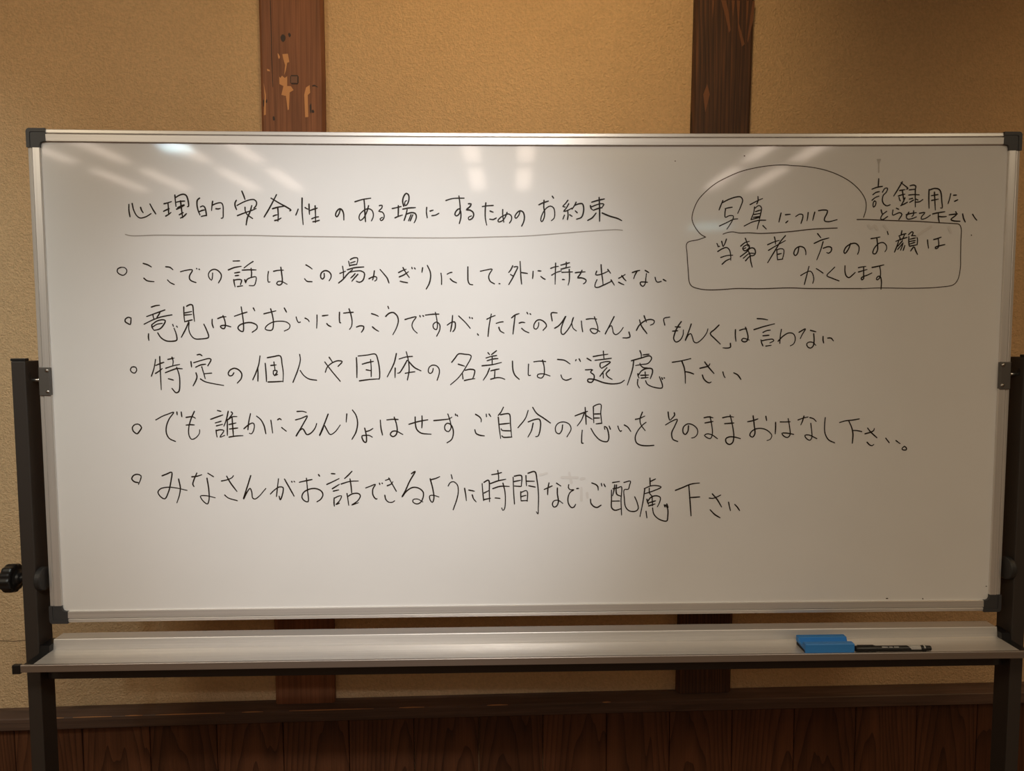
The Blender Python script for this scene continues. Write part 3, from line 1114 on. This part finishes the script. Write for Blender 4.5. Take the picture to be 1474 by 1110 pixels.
116,1052 108,980 68,929 28,949 31,1020 84,1092 156,1100 236,1044 260,988 196,908
365,1083 352,1227 456,1227
412,947 480,987 560,1078 616,1171 576,1075 531,931 536,851 568,830 640,899 720,1027 760,1151 728,1050 753,946 814,895
905,1077 914,978 930,879
997,1109 1090,1121 1190,1113
1146,1153 1187,1041 1212,945 1196,865 1140,844 1075,898 1075,930 1155,933 1249,881
1512,1156 1429,993 1346,829 1397,929 1461,992 1486,928 1502,856 1543,824 1615,864 1684,957
1790,871 1810,783 1761,764 1676,764
1930,903 1978,991 2090,1079 2203,1103 2263,1074 2244,1022 2188,998
2070,1170 2089,1119 2114,1055
1985,1095 2018,991 2125,843
2457,998 2439,1118 2547,1145
2764,1061 2692,957 2645,844 2627,740 2671,684 2744,716 2799,812 2806,908
2652,965 2749,960
2604,885 2701,893
2951,1017 2904,876 2841,707 2905,820 2945,836 2979,763 3004,690 3053,666 3150,730 3245,859 3263,926
3470,995 3390,915 3310,839 3393,746 3501,644
3688,656 3692,583 3624,567 3551,572
3780,909 3779,809 3793,693
3859,897 3927,918 3992,924
3967,953 4001,856 4019,760 3996,695 3939,683 3898,712 3930,747 4041,716
4185,1113 4283,1108 4381,1089
4128,908 4319,968 4513,1016
4297,856 4361,888 4434,900
4298,794 4412,804
4262,719 4280,654 4302,605
4284,702 4389,723 4487,729 4504,702 4431,661
4359,602 4457,616
4643,911 4624,790 4619,650
4586,693 4682,790 4786,846 4868,830 4908,749 4881,644 4817,604
4977,857 5095,921 5040,821 5001,737
5189,893 5293,865
5253,828 5264,707 5250,602 5202,562 5144,586 5127,643 5175,675 5241,667 5299,613
5431,779 5433,707 5446,655
5520,747 5582,747 5630,693
# third_rule
-7288,263 -7335,260 -7365,209 -7339,165 -7289,149 -7251,201 -7265,253 -7303,268
-6903,398 -6936,239 -6989,89
-6903,287 -6831,318 -6755,345
-6913,141 -6836,191 -6787,231
-6826,449 -6824,175 -6820,-159
-6679,397 -6568,421
-6604,437 -6586,365 -6597,286
-6724,235 -6597,278 -6470,304
-6735,154 -6599,206 -6520,230 -6426,224
-6527,254 -6485,110 -6479,-49 -6503,-193 -6551,-217 -6624,-136
-6684,43 -6594,18
-6147,478 -6095,487 -6059,461
-6264,356 -6255,256
-6215,335 -6059,382 -5932,410 -5898,394 -5960,275
-6181,252 -6093,292 -5998,307
-6071,260 -6043,156 -6015,41
-6020,132 -5893,143
-6180,149 -6163,77 -6190,-3 -6240,-90
-6102,37 -6024,-12 -5868,-52 -5683,-85
-5491,146 -5524,98 -5571,93 -5594,130 -5561,194 -5481,230 -5402,201 -5349,129 -5360,41 -5433,-42
-5006,454 -5034,295 -5093,136 -5149,16
-5051,231 -5052,104 -5058,-8
-4915,318 -4904,135 -4900,-17
-4872,422 -4761,441 -4638,453 -4607,293 -4590,134 -4599,-26
-4871,-25 -4741,-22 -4599,-14
-4813,278 -4715,289
-4756,342 -4747,262 -4739,195
-4768,182 -4772,126 -4747,90
-4760,185 -4705,182 -4709,142 -4746,94 -4694,113
-4283,480 -4272,388 -4316,212 -4417,-35
-4280,183 -4216,92 -4122,27 -3983,3
-3821,149 -3784,242 -3687,325 -3575,361 -3508,345 -3585,257
-3745,425 -3686,337
-3826,338 -3721,194 -3550,-18
-3246,416 -3241,240 -3244,47
-3213,447 -3046,463 -2895,478 -2856,382 -2827,206 -2827,46 -2838,17
-3197,-12 -3022,11 -2838,22
-3141,295 -3032,327 -2937,346
-2987,379 -2978,223 -2981,66
-3070,191 -2984,175
-2512,489 -2555,317 -2686,58
-2537,221 -2543,44
-2461,388 -2346,423 -2218,436
-2329,521 -2291,348 -2282,171 -2316,0
-2315,364 -2388,236 -2462,132 -2494,127
-2291,348 -2189,235 -2062,167
-2353,124 -2270,139 -2177,152
-1837,210 -1854,146 -1894,118 -1926,146 -1914,226 -1853,271 -1773,258 -1726,193 -1730,105 -1768,-8
-1495,324 -1433,400 -1369,477 -1257,472 -1137,443 -1226,247 -1372,39 -1521,-92
-1373,288 -1258,251
-1299,111 -1289,14
-1246,175 -1154,194 -1074,174 -1083,86 -1108,22
-1263,-15 -1180,3 -1071,21
-824,499 -795,462
-667,534 -760,462
-860,401 -760,430 -664,446
-841,350 -728,382 -640,389
-747,430 -748,285
-934,257 -745,277 -576,317
-797,210 -842,101 -915,-12
-774,162 -697,181 -620,196
-697,173 -706,36
-775,7 -650,36 -569,27 -513,3
-372,340 -363,179 -328,82 -247,2
-73,283 -78,178 -73,73 -38,76
24,326 123,338 244,330
185,357 217,225 212,80 164,24 91,48 99,89 188,104 325,63
467,369 593,352 698,284
529,79 554,14 626,-19 720,13
811,364 800,343
867,375 892,327
1013,388 1090,342
1129,419 1255,443 1400,462
1316,518 1328,374
1161,350 1304,366 1465,386
1259,293 1256,237 1280,204
1264,301 1369,325 1449,317 1369,252 1288,201
1385,212 1321,140 1254,51
1313,115 1319,18
1434,171 1370,99 1403,42 1484,-7
984,173 1119,173 1078,133 1143,76 1144,3 1096,-61 1031,-45 1031,-4 1144,-5 1339,-71 1517,-91 1647,-69 1711,-24
1998,524 2023,459 2024,403
2056,446 2169,459
1841,339 2016,387 2185,427 2218,386 2154,290 2033,269 1920,250
1883,331 1863,186 1769,-113
2000,290 2017,250 2066,209 2139,204
1962,96 1970,48 1987,15
1970,64 2034,153 2131,193 2229,184 2237,119 2198,6
2099,128 2108,23
2019,67 2165,71
2027,15 2157,26
1963,-9 1960,-106 1996,-168
2109,-34 2142,-99 2265,-156 2419,-170 2427,-124 2368,38
2412,22 2426,-14
2455,18 2466,8
2606,307 2782,335 2952,375
2785,327 2832,198 2850,68 2856,-86
2858,130 2931,116 3010,87
3125,193 3223,216 3287,236 3311,277
3213,310 3288,212 3391,95
3173,67 3202,-6 3260,-63 3309,-80 3341,-64
3558,122 3576,57 3601,16
3763,105 3837,67 3899,-18
# fourth_rule
-7266,-791 -7321,-798 -7371,-854 -7358,-919 -7289,-971 -7247,-927 -7205,-855 -7235,-807 -7266,-791
-6940,-716 -6819,-649 -6707,-606 -6608,-575 -6695,-698 -6750,-834 -6755,-963 -6707,-1060 -6596,-1117
-6551,-570 -6547,-623
-6472,-571 -6464,-659
-6232,-561 -6300,-708 -6345,-869 -6342,-1014 -6297,-1079 -6216,-1047 -6153,-967 -6148,-902
-6386,-672 -6267,-660 -6217,-689
-6390,-815 -6319,-808 -6243,-813
-5812,-547 -5749,-564
-5939,-710 -5824,-668 -5715,-631
-5856,-778 -5750,-747
-5837,-832 -5725,-805
-5847,-912 -5842,-985 -5832,-1041
-5840,-920 -5768,-905 -5705,-921 -5780,-1042 -5692,-1010
-5615,-564 -5651,-712 -5702,-841
-5635,-712 -5640,-873 -5644,-1010
-5560,-576 -5537,-600 -5619,-712
-5619,-716 -5539,-665 -5459,-662
-5547,-664 -5543,-809 -5533,-1027
-5606,-809 -5479,-781
-5601,-893 -5450,-874
-5613,-1043 -5486,-1023 -5358,-1017
-5336,-888 -5255,-819 -5174,-783 -5146,-812 -5162,-925 -5204,-984 -5240,-973
-5209,-610 -5245,-763 -5265,-908
-5099,-656 -5029,-716 -4969,-829 -4938,-983
-4839,-736 -4826,-846 -4813,-971
-4715,-726 -4679,-705 -4648,-726
-4644,-871 -4561,-940
-4355,-575 -4247,-572 -4186,-592
-4386,-731 -4265,-696 -4169,-657 -4235,-785 -4385,-1038 -4319,-930 -4262,-895 -4231,-931 -4185,-1004 -4112,-980 -4030,-883 -4000,-800
-3786,-627 -3870,-836 -3954,-1030 -3895,-917 -3862,-836 -3816,-917 -3753,-1007 -3665,-959 -3566,-830
-3442,-625 -3456,-777
-3337,-552 -3275,-646 -3246,-791 -3281,-969 -3355,-1098
-3117,-892 -3099,-970 -3085,-1084 -3097,-1157 -3129,-1149 -3168,-1075 -3167,-1035 -3103,-1027 -3039,-1027 -2979,-1060
-3094,-957 -3029,-938 -2965,-898
-2826,-745 -2816,-891 -2790,-1021
-2706,-741 -2602,-730 -2497,-734
-2569,-690 -2531,-812 -2516,-942 -2542,-1023 -2598,-1055 -2646,-1014 -2613,-960 -2541,-950 -2413,-1015
-2298,-825 -2121,-774 -1947,-743
-2181,-689 -2178,-814 -2155,-920 -2075,-990 -1890,-1014
-2055,-669 -2053,-782 -2061,-893
-1835,-759 -1670,-744 -1558,-729 -1501,-697
-1576,-636 -1534,-769 -1519,-899 -1568,-967 -1624,-939 -1636,-866 -1591,-810 -1534,-826 -1487,-899 -1477,-1013 -1513,-1119 -1594,-1175
-1436,-637 -1428,-665
-1404,-660 -1393,-681
-1060,-646 -991,-691 -956,-740 -959,-789
-1076,-935 -1057,-1000 -993,-1036 -901,-1050
-862,-644 -859,-692
-810,-644 -778,-690
-542,-516 -587,-605 -639,-669
-639,-702 -621,-905 -597,-1101
-596,-657 -491,-638 -434,-643 -411,-857 -392,-1069
-621,-837 -435,-817
-585,-921 -573,-946 -403,-960
-573,-1052 -549,-1076 -387,-1076
-82,-580 -135,-729 -273,-902
2,-522 75,-633 204,-723 334,-817
-82,-794 26,-754 123,-744 148,-796 131,-991 99,-1064 58,-1072
10,-819 -22,-958 -87,-1079
561,-855 545,-961 497,-1021 440,-993 428,-895 480,-822 577,-798 683,-840 720,-930 643,-1079
794,-686 920,-638 1026,-603
981,-529 993,-687 1002,-847
966,-638 913,-768 837,-873
988,-674 1115,-753
1134,-517 1139,-672 1145,-818
1139,-509 1212,-474 1276,-474 1274,-640 1295,-832
1156,-652 1264,-651
1156,-729 1254,-729
1189,-838 1295,-827
929,-956 919,-1078 925,-1201 947,-1201
1092,-924 1166,-1047 1280,-1154 1403,-1171 1427,-1114 1418,-1000 1385,-909 1344,-888 1352,-942
1433,-882 1458,-943
1596,-883 1621,-952 1651,-985 1667,-968
1718,-863 1784,-904 1841,-986
1926,-758 2010,-739 2100,-697
2055,-623 2011,-758 2028,-856 2111,-971
2125,-816 2061,-865 1964,-987 1924,-1101 1949,-1199 2032,-1246 2162,-1258 2277,-1251
2539,-623 2549,-712 2566,-775
2654,-640 2662,-681 2582,-778
2493,-867 2615,-795 2713,-762 2665,-893 2610,-1024 2636,-1139 2726,-1180
2926,-886 2914,-993 2866,-1050 2825,-1009 2831,-910 2912,-849 3011,-871 3094,-953 3095,-1043 3047,-1100 2990,-1116
3218,-736 3303,-720 3386,-737
3236,-834 3387,-807
3328,-712 3363,-865 3379,-1045 3343,-1130 3277,-1110 3230,-1069 3276,-1041 3374,-1061 3477,-1133
3569,-738 3680,-716 3775,-725
3609,-850 3781,-838
3709,-687 3757,-883 3786,-1097 3763,-1212 3706,-1244 3648,-1211 3635,-1137 3703,-1100 3802,-1105 3910,-1134
4043,-815 4141,-796 4236,-763
4144,-706 4167,-870 4183,-1050 4139,-1108 4089,-1074 4113,-1009 4194,-955 4309,-944 4425,-986 4506,-1077 4478,-1151 4416,-1175
4386,-715 4401,-797
4573,-831 4575,-938 4571,-1048
4660,-823 4751,-824 4849,-821
4810,-762 4838,-907 4852,-1071 4807,-1120 4732,-1090 4698,-1040 4764,-1034 4921,-1060
4997,-789 5082,-757 5188,-733
5109,-715 5083,-810 5052,-883
5221,-745 5288,-765 5344,-819
5241,-852 5261,-991 5269,-1123 5233,-1176 5157,-1131 5136,-1081 5205,-1073 5364,-1144
5515,-746 5506,-878 5518,-1043 5588,-1167 5705,-1225
5790,-842 5892,-811 6040,-796 6164,-775
5967,-818 6020,-930 6052,-1062 6045,-1236
6055,-993 6129,-997 6218,-1017
6280,-1059 6379,-1032 6444,-999 6456,-958
6327,-949 6396,-1032 6512,-1135
6327,-1221 6378,-1271 6420,-1288 6456,-1263
6681,-1144 6751,-1232
6879,-1192 6959,-1250
7044,-1301 7007,-1333 7005,-1363 7080,-1370 7084,-1334 7044,-1301
# fifth_rule
-7308,-1879 -7371,-1865 -7419,-1808 -7382,-1744 -7310,-1725 -7248,-1753 -7258,-1818 -7301,-1915
-6862,-1756 -6779,-1724 -6686,-1692 -6704,-1855 -6759,-2066 -6827,-2187 -6890,-2162 -6950,-2064 -6900,-1999 -6756,-1971 -6598,-1989 -6416,-2033
-6563,-1820 -6537,-1986 -6557,-2116 -6610,-2266
-6320,-1780 -6224,-1769 -6136,-1742
-6225,-1709 -6291,-1858 -6306,-1923 -6286,-1961
-6024,-1714 -5922,-1780
-6043,-1808 -6017,-2007 -6019,-2219 -6050,-2292 -6128,-2234 -6173,-2144 -6061,-2137 -5903,-2176
-5778,-1862 -5669,-1839 -5580,-1799 -5555,-1763
-5680,-1773 -5615,-1896 -5500,-2060
-5726,-2127 -5664,-2181 -5497,-2235
-5237,-1766 -5303,-1964 -5382,-2205 -5314,-2078 -5256,-2005 -5226,-2079 -5213,-2185 -5174,-2207 -5101,-2162 -4965,-2008
-4883,-2114 -4809,-2041 -4712,-1982 -4648,-1994 -4659,-2116 -4705,-2226 -4724,-2157
-4727,-1830 -4752,-2001 -4772,-2161
-4617,-1836 -4536,-1987 -4447,-2159
-4485,-1881 -4478,-1897
-4440,-1881 -4429,-1890
-4345,-1898 -4229,-1872 -4108,-1848
-4211,-1823 -4197,-2039 -4193,-2268 -4253,-2251 -4303,-2185 -4274,-2095 -4168,-2031 -4039,-2020 -3936,-2073 -3913,-2139 -3955,-2221 -4026,-2269
-3989,-1754 -3967,-1787
-3748,-1740 -3680,-1744
-3837,-1943 -3732,-1895 -3607,-1834
-3738,-2026 -3604,-1942
-3719,-2070 -3619,-2048
-3706,-2198 -3710,-2272 -3706,-2354
-3706,-2207 -3625,-2166 -3568,-2162 -3610,-2257 -3676,-2325 -3611,-2298
-3366,-1699 -3432,-1767 -3506,-1835
-3572,-1937 -3410,-1890 -3252,-1883
-3406,-1841 -3388,-1980 -3379,-2103
-3466,-2118 -3452,-2225 -3438,-2340
-3456,-2176 -3366,-2124 -3253,-2120 -3219,-2162 -3272,-2260 -3386,-2337 -3257,-2293
-3117,-2015 -3023,-1980 -2934,-1948 -2983,-2032 -2985,-2147 -2930,-2226 -2911,-2222
-2861,-1927 -2853,-1952
-2812,-1927 -2804,-1936
-2747,-1874 -2666,-1847
-2685,-1830 -2619,-1954 -2549,-2082
-2716,-1977 -2643,-1945 -2611,-1901
-2764,-2157 -2745,-2240 -2689,-2289 -2624,-2290 -2583,-2262
-2262,-1752 -2193,-1708 -2296,-1891 -2379,-2070 -2445,-2193 -2363,-2087 -2249,-2014 -2136,-2026 -2048,-2106 -2057,-2221 -2107,-2303 -2172,-2327 -2244,-2285 -2236,-2244 -2155,-2233 -2058,-2290
-1916,-1853 -1869,-2042 -1850,-2223 -1880,-2300 -1920,-2255 -1927,-2173 -1862,-2165 -1757,-2196
-1900,-1869 -1811,-1845 -1737,-1813
-1522,-1779 -1503,-1856
-1582,-1992 -1544,-1930 -1488,-1909 -1415,-1963 -1392,-2079 -1417,-2227 -1492,-2444
-1275,-2039 -1255,-2162 -1244,-2273
-1197,-2072 -1092,-2093
-1133,-2163 -1109,-2238 -1061,-2296
-947,-1951 -935,-2116 -920,-2272
-910,-1927 -836,-1886 -817,-1903 -813,-2100 -809,-2295
-911,-2129 -821,-2084
-917,-2256 -790,-2229
-766,-1783 -674,-1769 -584,-1745
-654,-1704 -638,-1806 -638,-1896
-791,-1952 -658,-1904 -504,-1872
-748,-2048 -610,-2006 -439,-2008
-557,-1946 -521,-2103 -513,-2301 -530,-2433 -559,-2465 -582,-2416
-703,-2225 -614,-2234
-365,-1837 -358,-2088 -342,-2343
-344,-1816 -268,-1800 -211,-1806 -211,-2006
-362,-1920 -227,-1894
-341,-2002 -223,-2011
-126,-1806 -122,-1908 -114,-1999
-86,-1761 41,-1732 82,-1894 109,-2157 106,-2405 98,-2538 70,-2496
-105,-1912 33,-1915
-73,-1999 49,-2025
-223,-2113 -223,-2204 -217,-2287
-211,-2122 -122,-2090 -97,-2123 -103,-2291
-204,-2201 -122,-2180
-204,-2283 -114,-2279
217,-2071 367,-2006
307,-1948 286,-2060 282,-2172
449,-1954 530,-2009
465,-2048 465,-2161 485,-2309 449,-2392 400,-2408 371,-2358 400,-2292 482,-2280 567,-2340
680,-1984 672,-2039 705,-2080 778,-2081 705,-2130 664,-2245 681,-2361 738,-2423 779,-2411 808,-2362
830,-2061 868,-2057
1113,-1956 1186,-1985 1227,-2027 1233,-2093
1090,-2265 1098,-2340 1156,-2407 1213,-2424 1290,-2380
1293,-1969 1301,-2016
1342,-1978 1367,-2028
1505,-1951 1636,-1931
1485,-2095 1486,-2285 1492,-2434 1550,-2480 1665,-2453
1514,-2070 1612,-2051 1670,-2030 1667,-2287 1679,-2572
1546,-1996 1531,-2104 1507,-2203
1579,-1997 1572,-2104 1589,-2179 1663,-2212
1508,-2305 1639,-2303
1718,-1951 1841,-1928 1825,-2007 1801,-2081 1727,-2089 1729,-2254 1755,-2420 1829,-2496 1944,-2502 1993,-2456 1967,-2323 1925,-2226
2209,-1870 2216,-2010
2218,-1936 2316,-1890
2105,-2072 2235,-2019 2367,-2020 2425,-2045 2294,-2110 2122,-2167
2113,-2084 2082,-2324 2028,-2606
2200,-2063 2204,-2159 2246,-2209
2156,-2275 2173,-2341 2190,-2374
2165,-2324 2238,-2234 2336,-2210 2410,-2244 2395,-2343 2355,-2422
2254,-2226 2264,-2400
2190,-2345 2321,-2306
2190,-2403 2313,-2367
2142,-2507 2160,-2632
2265,-2441 2290,-2558 2390,-2659 2539,-2694 2555,-2611 2553,-2461 2511,-2386
2486,-2385 2503,-2427
2535,-2369 2561,-2436
2695,-2110 2830,-2057 2993,-1992 3150,-1973
2948,-2016 2973,-2298 2999,-2601
2972,-2249 3063,-2246 3159,-2239
3340,-2263 3410,-2269 3492,-2240 3557,-2207
3397,-2183 3493,-2295 3578,-2437
3361,-2488 3448,-2577 3552,-2642
3709,-2346 3726,-2422 3748,-2508
3828,-2389 3876,-2440 3923,-2507
e 549,-1848 843,-1850
e 687,-1759 729,-1948
e 908,-1876 977,-1868
e 917,-2049 918,-2280
e 1024,-2149 1034,-2232
e 139,-1795 269,-1763
e 546,-1840 709,-1849
'''
INK_Y = -0.00025


def catmull(pts):
    if len(pts) == 2:
        n = 4
        return [pts[0].lerp(pts[1], k / n) for k in range(n + 1)]
    P = [pts[0] * 2 - pts[1]] + pts + [pts[-1] * 2 - pts[-2]]
    out = [pts[0]]
    for i in range(1, len(P) - 2):
        p0, p1, p2, p3 = P[i - 1:i + 3]
        # centripetal parameters keep tight turns free of loops
        t0 = 0.0
        t1 = t0 + max(1e-6, (p1 - p0).length) ** 0.5
        t2 = t1 + max(1e-6, (p2 - p1).length) ** 0.5
        t3 = t2 + max(1e-6, (p3 - p2).length) ** 0.5
        n = max(2, min(9, int((p2 - p1).length / 0.0035) + 1))
        for k in range(1, n + 1):
            t = t1 + (t2 - t1) * k / n
            a1 = p0 * ((t1 - t) / (t1 - t0)) + p1 * ((t - t0) / (t1 - t0))
            a2 = p1 * ((t2 - t) / (t2 - t1)) + p2 * ((t - t1) / (t2 - t1))
            a3 = p2 * ((t3 - t) / (t3 - t2)) + p3 * ((t - t2) / (t3 - t2))
            b1 = a1 * ((t2 - t) / (t2 - t0)) + a2 * ((t - t0) / (t2 - t0))
            b2 = a2 * ((t3 - t) / (t3 - t1)) + a3 * ((t - t1) / (t3 - t1))
            out.append(b1 * ((t2 - t) / (t2 - t1)) + b2 * ((t - t1) / (t2 - t1)))
    return out


def stroke(bm, pts, width, depth, taper=True):
    path = catmull(pts)
    # drop repeats
    q = [path[0]]
    for p in path[1:]:
        if (p - q[-1]).length > 1e-5:
            q.append(p)
    if len(q) < 2:
        q.append(q[0] + Vector((0.0008, 0)))
    path = q
    n = len(path)
    h = width / 2
    dirs = []
    for i in range(n):
        d = path[min(n - 1, i + 1)] - path[max(0, i - 1)]
        if d.length < 1e-9:
            d = Vector((1, 0))
        dirs.append(d.normalized())
    ph = random.uniform(0, 6.28)
    L = []
    for i in range(n):
        t = i / (n - 1)
        w = h * (1.0 + 0.12 * math.sin(ph + 3.1 * t))
        if taper:
            w *= 0.82 + 0.18 * min(1.0, (1 - t) * 4)
        nn = Vector((-dirs[i].y, dirs[i].x))
        L.append((path[i] + nn * w, path[i] - nn * w, w))
    outline = [a for a, _, _ in L]
    # round end
    def cap(c, d, w, flip):
        res = []
        nn = Vector((-d.y, d.x))
        for k in range(1, 4):
            a = math.pi * k / 4
            res.append(c + (nn * math.cos(a) + d * math.sin(a)) * w if not flip else c + (-nn * math.cos(a) - d * math.sin(a)) * w)
        return res
    va = [bm.verts.new((p.x, depth, ZC + p.y)) for p in outline]
    vb = [bm.verts.new((b.x, depth, ZC + b.y)) for _, b, _ in L]
    for i in range(n - 1):
        try:
            bm.faces.new((va[i], vb[i], vb[i + 1], va[i + 1]))
        except ValueError:
            pass
    e = [bm.verts.new((p.x, depth, ZC + p.y)) for p in cap(path[-1], dirs[-1], L[-1][2], False)]
    bm.faces.new([va[-1]] + e + [vb[-1]])
    s = [bm.verts.new((p.x, depth, ZC + p.y)) for p in cap(path[0], dirs[0], L[0][2], True)]
    bm.faces.new([vb[0]] + s + [va[0]])


def build_ink():
    names = {'title': ('title_writing', 'handwritten heading with a long thin underline'),
             'first_rule': ('rule_writing', 'first bulleted line of handwriting'),
             'second_rule': ('rule_writing', 'second bulleted line of handwriting'),
             'third_rule': ('rule_writing', 'third bulleted line of handwriting'),
             'fourth_rule': ('rule_writing', 'fourth bulleted line of handwriting'),
             'fifth_rule': ('rule_writing', 'fifth bulleted line of handwriting'),
             'photo_note': ('note_writing', 'handwritten note in a drawn balloon and box')}
    data = {}
    cur = None
    for line in INK.strip().splitlines():
        if line.startswith('#'):
            cur = line[2:].strip()
            data.setdefault(cur, [])
            continue
        w = 'n'
        if line[0] in 'gmfe':
            w, line = line[0], line[2:]
        pts = [Vector((float(a) / 10000, float(b) / 10000)) for a, b in (c.split(',') for c in line.split())]
        data[cur].append((w, pts))
    for key, strokes in data.items():
        nm, lab = names[key]
        bm = bmesh.new()
        mats = [M_INK, M_INK_THIN, M_INK_GREY, M_INK_FAINT, M_INK_GHOST]
        for k, (w, pts) in enumerate(strokes):
            nf = len(bm.faces)
            width = {'n': INK_W.get(key, 0.0024), 'm': 0.0018, 'g': 0.0017, 'f': 0.0024, 'e': 0.0048}[w]
            stroke(bm, pts, width, INK_Y - 0.000002 * k, w == 'n')
            bm.faces.ensure_lookup_table()
            for f in bm.faces[nf:]:
                f.material_index = 'nmgfe'.index(w)
        for f in bm.faces:
            if f.normal.y > 0:
                f.normal_flip()
        me = bpy.data.meshes.new(nm)
        bm.normal_update()
        for f in bm.faces:
            if f.normal.y > 0:
                f.normal_flip()
        bm.to_mesh(me); bm.free()
        for m in mats:
            me.materials.append(m)
        o = bpy.data.objects.new(nm, me)
        COL.objects.link(o)
        o.parent = panel
        o['label'] = lab


build_ink()

# ------------------------------------------------------------------ eraser and marker on the tray
def to_world(x, y, z):
    a = R(-1.3046)
    return (0.1038 + x * math.cos(a) - y * math.sin(a), 1.3690 + x * math.sin(a) + y * math.cos(a), z)


ER = empty('eraser', to_world(0.5405, -0.0480, 0.84865), R(-1.3046 + ER_ROT))
tag(ER, 'bright blue block eraser with a grooved grip lying in the pen tray', 'eraser')
bm = bmesh.new()
prism(bm, [(-0.022, 0.0012), (-0.022, 0.0172), (-0.021, 0.0184), (-0.0105, 0.0184), (-0.0095, 0.0176), (-0.0085, 0.0105),
           (0.0085, 0.0105), (0.0095, 0.0176), (0.0105, 0.0184), (0.021, 0.0184), (0.022, 0.0172), (0.022, 0.0070), (-0.0185, 0.0070), (-0.0190, 0.0012)], 'x', -0.0455, 0.0455)
bmesh.ops.bevel(bm, geom=[e for e in bm.edges if abs(e.verts[0].co.x - e.verts[1].co.x) < 1e-6], offset=0.0009, segments=2, affect='EDGES')
link_obj('grip', bm, M_BLUE, ER)
bm = bmesh.new()
box(bm, -0.0445, 0.0445, -0.0183, 0.0212, 0.0, 0.0074, 0.001)
link_obj('felt_pad', bm, M_FELT, ER)

MK = empty('marker_pen', to_world(0.6600, -0.0640, 0.84855), R(-1.3046 + MK_ROT))
tag(MK, 'black marker pen with a small white label lying beside the blue eraser', 'marker')
mr = 0.0058
cz = mr + 0.0003
bm = bmesh.new()
lathe(bm, [(0.0042, -0.0700), (0.0054, -0.0692), (0.0058, -0.0660), (0.0058, -0.0330), (0.0056, -0.0320)], (0, 0, cz), 'x', 28)
link_obj('cap', bm, M_MBLACK, MK, False)
bm = bmesh.new()
box(bm, -0.066, -0.036, -0.0014, 0.0014, cz + mr - 0.0006, cz + mr + 0.0012, 0.0005)
link_obj('clip', bm, M_MBLACK, MK)
bm = bmesh.new()
lathe(bm, [(0.0050, -0.0322), (0.0053, -0.0316), (0.0053, 0.0530), (0.0050, 0.0540)], (0, 0, cz), 'x', 28)
barrel = link_obj('barrel', bm, M_MBLACK, MK, False)


def wrap(x0, x1, a0, a1, rad, ragged=0.0):
    bm = bmesh.new()
    rows = []
    n = 12
    for k in range(n + 1):
        a = R(a0 + (a1 - a0) * k / n)
        e0 = x0 + ragged * (1 - k / n)
        rows.append([bm.verts.new((x, -rad * math.cos(a), cz + rad * math.sin(a))) for x in (e0, x1)])
    for k in range(n):
        bm.faces.new((rows[k][0], rows[k][1], rows[k + 1][1], rows[k + 1][0]))
    bmesh.ops.solidify(bm, geom=bm.faces[:], thickness=0.00012)
    return bm


link_obj('label', wrap(0.0220, 0.0500, 0, 150, 0.00545, 0.010), M_LABEL, barrel)
for x0, x1 in ((-0.022, -0.011), (-0.009, -0.002), (0.000, 0.009)):
    link_obj('lettering', wrap(x0, x1, 42, 58, 0.00545), M_LABEL, barrel)
bm = bmesh.new()
lathe(bm, [(0.0053, 0.0538), (0.0056, 0.0545), (0.0056, 0.0600), (0.0048, 0.0612), (0.0046, 0.0690), (0.0038, 0.0700)], (0, 0, cz), 'x', 28)
link_obj('end_plug', bm, M_MBLACK, MK, False)
bm = bmesh.new()
link_obj('plug_arc', wrap(0.0555, 0.0585, 20, 110, 0.0058), M_LABEL, MK)  # pale arc over the front and top of the end plug

cam.select_set(False)
